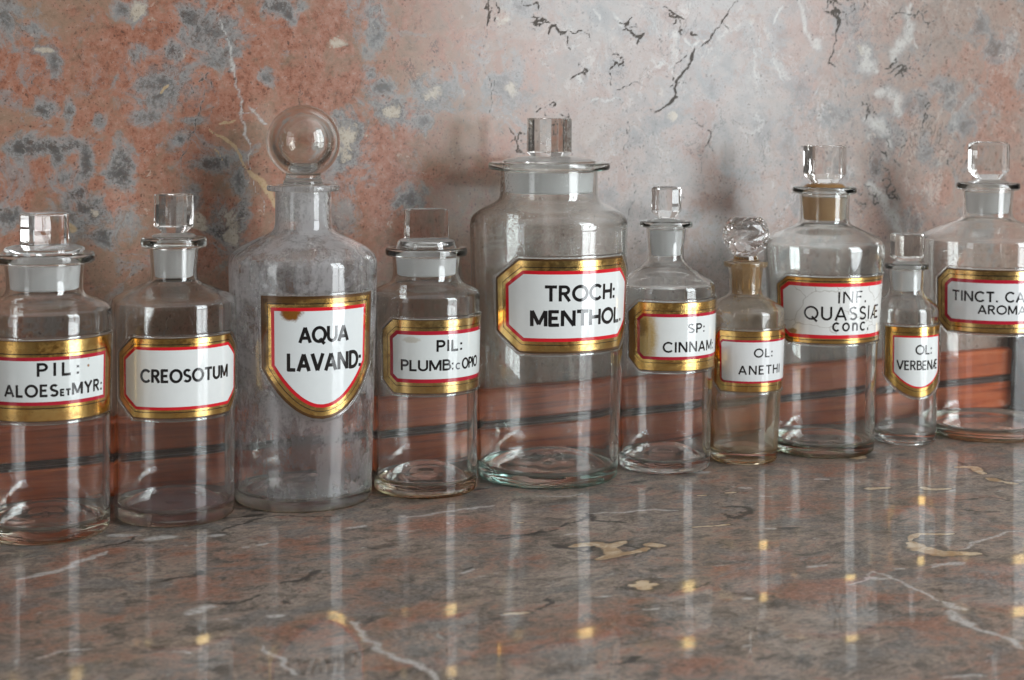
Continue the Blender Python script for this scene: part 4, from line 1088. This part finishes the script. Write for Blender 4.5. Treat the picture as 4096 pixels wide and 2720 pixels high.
make_label(b, LF, shield(LF.u(48), .1693, .1128, .0738), (.0022, .0055, 0, .0090, .0114, .0006),
           [gold_leaf('gold_leaf_corroded', dark=.55, crinkle=.35, stains=aq_st), RED, paint('white_enamel_rusted', (.73, .76, .75), stains=[(-.0242, .1560, .0095, .0068, (.30, .115, .018), 1., .9)])],
           rows(LF, 15, [('AQUA', -3.0, 35.9, .1336, .1459, .17, .10), ('LAVAND:', -11.7, 49.5, .1115, .1251, .165, .13)]))

# --- PLUMB
S = [(.0424, 0), (.0427, .006), (.0428, .0751), (.0444, .1556), (.0446, .1600), (.0438, .1632), (.0398, .1665), (.0300, .1705), (.0270, .1766), (.0273, .184), (.0281, .1925)]
b = bottle_root('glass_jar', (.5220, 1.2302, 0), 24, 'small clear wide-mouthed jar with a slab stopper, label reading PIL: PLUMB: c OPIO', 'bottle')
make_body('body', b, S, (.1925, .1998, .0337), [G_CLEAR, G_INNER, G_AMBER_BASE], kick=.012)
block_stopper(b, (.0238, .1770, .0251, .1915), [(.0251, .1985), (.0242, .2005), (.0238, .2030), (.0228, .2052), (.0205, .2064)], (.0179, .0066, .0026, .2068, .2068, .2317, 1.0, .0022), R_(12 - 24), [G_STOP, F_PLAIN])
LF = LabelFrame(S, .1153)
u0, u1 = angles(LF, 24, -26.6, 26.0); v0, v1 = angles(LF, 24, 41, 68.5); c0, c1 = angles(LF, 24, 32.5, 38.5); k0, k1 = angles(LF, 24, 27.5, 30)
make_label(b, LF, octagon(LF.u(76), .0856, .1451, .0120, .0100), (.0005, .0060, 0, .0092, .0120, .0005),
           [gold_leaf('gold_leaf_dull', col=(.84, .62, .26), dark=.22), RED_DARK, paint('white_enamel_soiled', (.68, .71, .69), stains=[(-.030, .1290, .008, .003, (.50, .42, .28), .5, 1.2)])],
           rows(LF, 24, [('PIL:', 10.9, 40.5, .1197, .1289, .17, .16)]) + [('PLUMB', u0, u1, .1043, .1130, .165, .09), (':', k0, k1, .1043, .1130, .14, .1), ('OPIO', v0, v1, .1043, .1130, .165, .10)],
           extra=[('c', c0, c1, .1043, .1130, .11, .1)])

# --- TROCH MENTHOL
S = [(.0602, 0), (.0607, .006), (.0640, .0995), (.0672, .195), (.0677, .2150), (.0664, .2214), (.0598, .2275), (.0436, .2348), (.0417, .2410), (.0417, .2500), (.0417, .2614)]
b = bottle_root('glass_jar', (.6368, 1.2332, 0), 22, 'biggest glass jar with a wide flat lip, label reading TROCH: MENTHOL.', 'bottle')
make_body('body', b, S, (.2614, .2685, .0521), [G_DROPS, G_INNER, G_TEAL], t=.0036, kick=.011)
block_stopper(b, (.0370, .2425, .0385, .2600), [(.0385, .2660), (.0400, .2695), (.0360, .2710), (.0270, .2722), (.0215, .2732)], (.0155, .0152, .0040, .2736, .2768, .3060, .82, .0014), R_(-32 - 22), [G_PRESS, F_PLAIN])
LF = LabelFrame(S, .153)
make_label(b, LF, octagon(LF.u(62), .1138, .1915, .0215, .0170), (.0016, .0066, 0, .0100, .0126, .0006),
           [gold_leaf('gold_leaf_rich', col=(.90, .64, .24), dark=.2), RED, WHITE],
           rows(LF, 22, [('TROCH:', -2.4, 55.1, .1569, .1698, .17, .12), ('MENTHOL.', -12.5, 66, .1364, .1493, .18, .10)]))

# --- CINNAM
S = [(.0399, 0), (.0403, .006), (.0421, .0806), (.0437, .1540), (.0435, .1605), (.0415, .1635), (.0280, .1718), (.0168, .1805), (.0154, .1862), (.0158, .195), (.0177, .2104)]
b = bottle_root('glass_bottle', (.7453, 1.2190, 0), 36, 'clear glass bottle with flared frosted neck and yellow-stained label reading SP: CINNAM:', 'bottle')
make_body('body', b, S, (.2104, .2165, .0231), [G_CLEAR, G_INNER, G_COOL], kick=.010)
block_stopper(b, (.0129, .1860, .0144, .2080), [(.0144, .2150), (.0120, .2172), (.0078, .2181)], (.0120, .0120, .0048, .2186, .2248, .2467, .55, .0034), R_(-10 - 36), [G_STOP, F_PLAIN])
LF = LabelFrame(S, .12)
make_label(b, LF, octagon(LF.u(82), .0905, .1493, .0115, .0100), (.0005, .0068, 0, .0100, .0124, .0005),
           [gold_leaf('gold_leaf_crinkled', dark=.3, crinkle=.8, stains=[(-.060, .12, .0095, .045, (.22, .085, .012), .85, 1.3)]), RED_DARK, paint('white_enamel_yellowed', (.74, .76, .74), stains=[(-.048, .119, .017, .034, (.62, .40, .09), .9, .45), (-.050, .128, .010, .010, (.26, .15, .05), .75, .8)])],
           rows(LF, 36, [('SP:', 25.8, 49.8, .1229, .1310, .15, .16), ('CINNAM:', -2.4, 70, .1066, .1156, .15, .18)]))

# --- ANETHI
S = [(.0299, 0), (.0304, .006), (.0332, .0759), (.0350, .1290), (.0351, .1335), (.0342, .1365), (.0318, .1388), (.0235, .1440), (.0162, .1478), (.0140, .1515), (.0143, .160), (.0157, .1730)]
b = bottle_root('glass_bottle', (.8251, 1.2130, 0), 28, 'small amber-tinged bottle with a faceted crystal ball stopper, label reading OL: ANETHI', 'bottle')
make_body('body', b, S, (.1730, .1790, .0197), [G_CLEAR, G_FILM, G_AMBER_BASE], kick=.004)
bm = bmesh.new()
seg = 14
zr = [(.0110, .1480), (.0117, .1490), (.0130, .1720), (.0130, .1775), (.0108, .1800), (.0102, .1836), (.0128, .1852), (.0178, .1905), (.0211, .1985), (.0215, .2035), (.0185, .2120), (.0138, .2180)]
rings = []
for i, (r, z) in enumerate(zr):
    off = .5 * (i % 2) if i > 5 else 0
    rings.append([bm.verts.new((r * math.cos(2 * math.pi * (k + off) / seg), r * math.sin(2 * math.pi * (k + off) / seg), z)) for k in range(seg)])
for i, (p, q) in enumerate(zip(rings, rings[1:])):
    sh = i > 4 and i % 2 == 1
    for k in range(seg):
        k2 = (k + 1) % seg
        if i <= 4:
            f = bm.faces.new((p[k], p[k2], q[k2], q[k])); f.material_index = 2 if i == 0 else (1 if i < 3 else 0)
        elif i % 2 == 1:
            bm.faces.new((p[k], p[k2], q[k])); bm.faces.new((q[k], p[k2], q[k2]))
        else:
            bm.faces.new((p[k], p[k2], q[k2])); bm.faces.new((p[k], q[k2], q[k]))
bm.faces.new(rings[0][::-1]).material_index = 1
bm.faces.new(rings[-1])
finish('stopper', bm, b, [G_CUT, F_AMBER, BROWN])
LF = LabelFrame(S, .093)
make_label(b, LF, octagon(LF.u(80), .0658, .1199, .0080, .0070), (.0005, .0050, 0, .0082, .0098, .0005),
           [gold_leaf('gold_leaf_amber', col=(.90, .62, .22), dark=.18), RED_DARK, paint('white_enamel_grey', (.70, .71, .70))],
           rows(LF, 28, [('OL:', 13.4, 43.8, .0968, .1046, .14, .18), ('ANETHI', -8.8, 62, .0817, .0897, .14, .22)]))

# --- QUASSIAE
S = [(.0478, 0), (.0481, .006), (.0492, .0928), (.0522, .1524), (.0546, .1780), (.0554, .1860), (.0545, .1915), (.0515, .1955), (.0440, .1998), (.0255, .2078), (.0223, .2118), (.0226, .225), (.0233, .2366)]
b = bottle_root('glass_bottle', (.9163, 1.2202, 0), 30, 'broad-shouldered bottle with rust-streaked neck and a cracked label reading INF. QUASSIAE conc.', 'bottle')
make_body('body', b, S, (.2366, .2434, .0292), [G_COOL, G_INNER, G_OLIVE], kick=.006)
bs = block_stopper(b, (.0186, .2125, .0204, .2340), [(.0204, .2420), (.0186, .2438), (.0160, .2458), (.0110, .2466)], (.0169, .0118, .0018, .2470, .2545, .2814, .62, .0012), R_(25 - 30), [G_PRESS, F_RUST, AMBER])
for p in bs.data.polygons:
    if .2425 < p.center.z < .2462: p.material_index = 2
LF = LabelFrame(S, .134)
make_label(b, LF, octagon(LF.u(81.5), .1044, .1643, .0130, .0088), (.0006, .0030, 0, .0052, .0082, .0007),
           [gold_leaf('gold_leaf_clean', dark=.14), RED, paint('white_enamel_crazed', (.73, .73, .70), stains=[(-.0555, .1145, .0060, .0032, (.34, .21, .07), .9, .9)], cracks=30)],
           rows(LF, 30, [('INF.', 14.2, 46.0, .1415, .1526, .115, .2), ('QUASSI\u00c6', -18.7, 69, .1259, .1384, .118, .17), ('conc.', 9.4, 51.5, .1161, .1161 + .0132, .11, .2)]))

# --- VERBENAE
S = [(.0295, 0), (.0299, .006), (.0305, .0873), (.0305, .1230), (.0300, .1275), (.0270, .1315), (.0195, .1375), (.0158, .1424), (.0161, .155), (.0168, .1631)]
b = bottle_root('glass_bottle', (1.0119, 1.2185, 0), 25.5, 'smallest clear bottle with a faceted stopper and a pointed shield label reading OL: VERBENAE', 'bottle')
make_body('body', b, S, (.1631, .1691, .0207), [G_CLEAR, G_CHALK, G_COOL], kick=.004)
block_stopper(b, (.0124, .1430, .0138, .1620), [(.0138, .1678), (.0120, .1700), (.0095, .1712)], (.0135, .0132, .0050, .1718, .1748, .1973, .75, .0022), R_(22 - 25.5), [G_PRESS, F_PLAIN])
LF = LabelFrame(S, .08)
make_label(b, LF, shield(LF.u(63), .1121, .0660, .0462), (.0005, .0052, 0, .0086, .0099, .0005),
           [gold_leaf('gold_leaf_deep', col=(.88, .60, .20), dark=.2), RED, WHITE],
           rows(LF, 25.5, [('OL:', 16.9, 49.1, .0863, .0953, .13, .12), ('VERBEN\u00c6', -14.1, 66, .0718, .0808, .13, .13)]))

# --- TINCT
S = [(.0593, 0), (.0597, .006), (.0619, .0812), (.0638, .1780), (.0642, .1870), (.0626, .1925), (.0500, .1990), (.0262, .2078), (.0229, .2131), (.0233, .225), (.0246, .2365)]
b = bottle_root('glass_bottle', (1.1111, 1.2189, 0), 18, 'wide clear bottle at the right end of the row, label beginning TINCT. CARD. AROMAT.', 'bottle')
make_body('body', b, S, (.2365, .2444, .0302), [G_CLEAR, G_INNER, G_OLIVE], kick=.004)
block_stopper(b, (.0196, .2140, .0215, .2345), [(.0215, .2430), (.0180, .2450), (.0120, .2466)], (.0184, .0103, .0035, .2472, .2555, .2840, .55, .0040), R_(20 - 18), [G_STOP, F_THIN])
LF = LabelFrame(S, .134)
make_label(b, LF, octagon(LF.u(63), .1042, .1644, .0120, .0108), (.0014, .0050, 0, .0095, .0125, .0007),
           [gold_leaf('gold_leaf_brown', col=(.86, .60, .24), dark=.25), RED_DARK, paint('white_enamel_plain', (.68, .69, .68))],
           rows(LF, 18, [('TINCT. CARD.', -28.9, 52, .1343, .1442, .15, .15), ('AROMAT.', -6.8, 44, .1228, .1313, .15, .13)]))
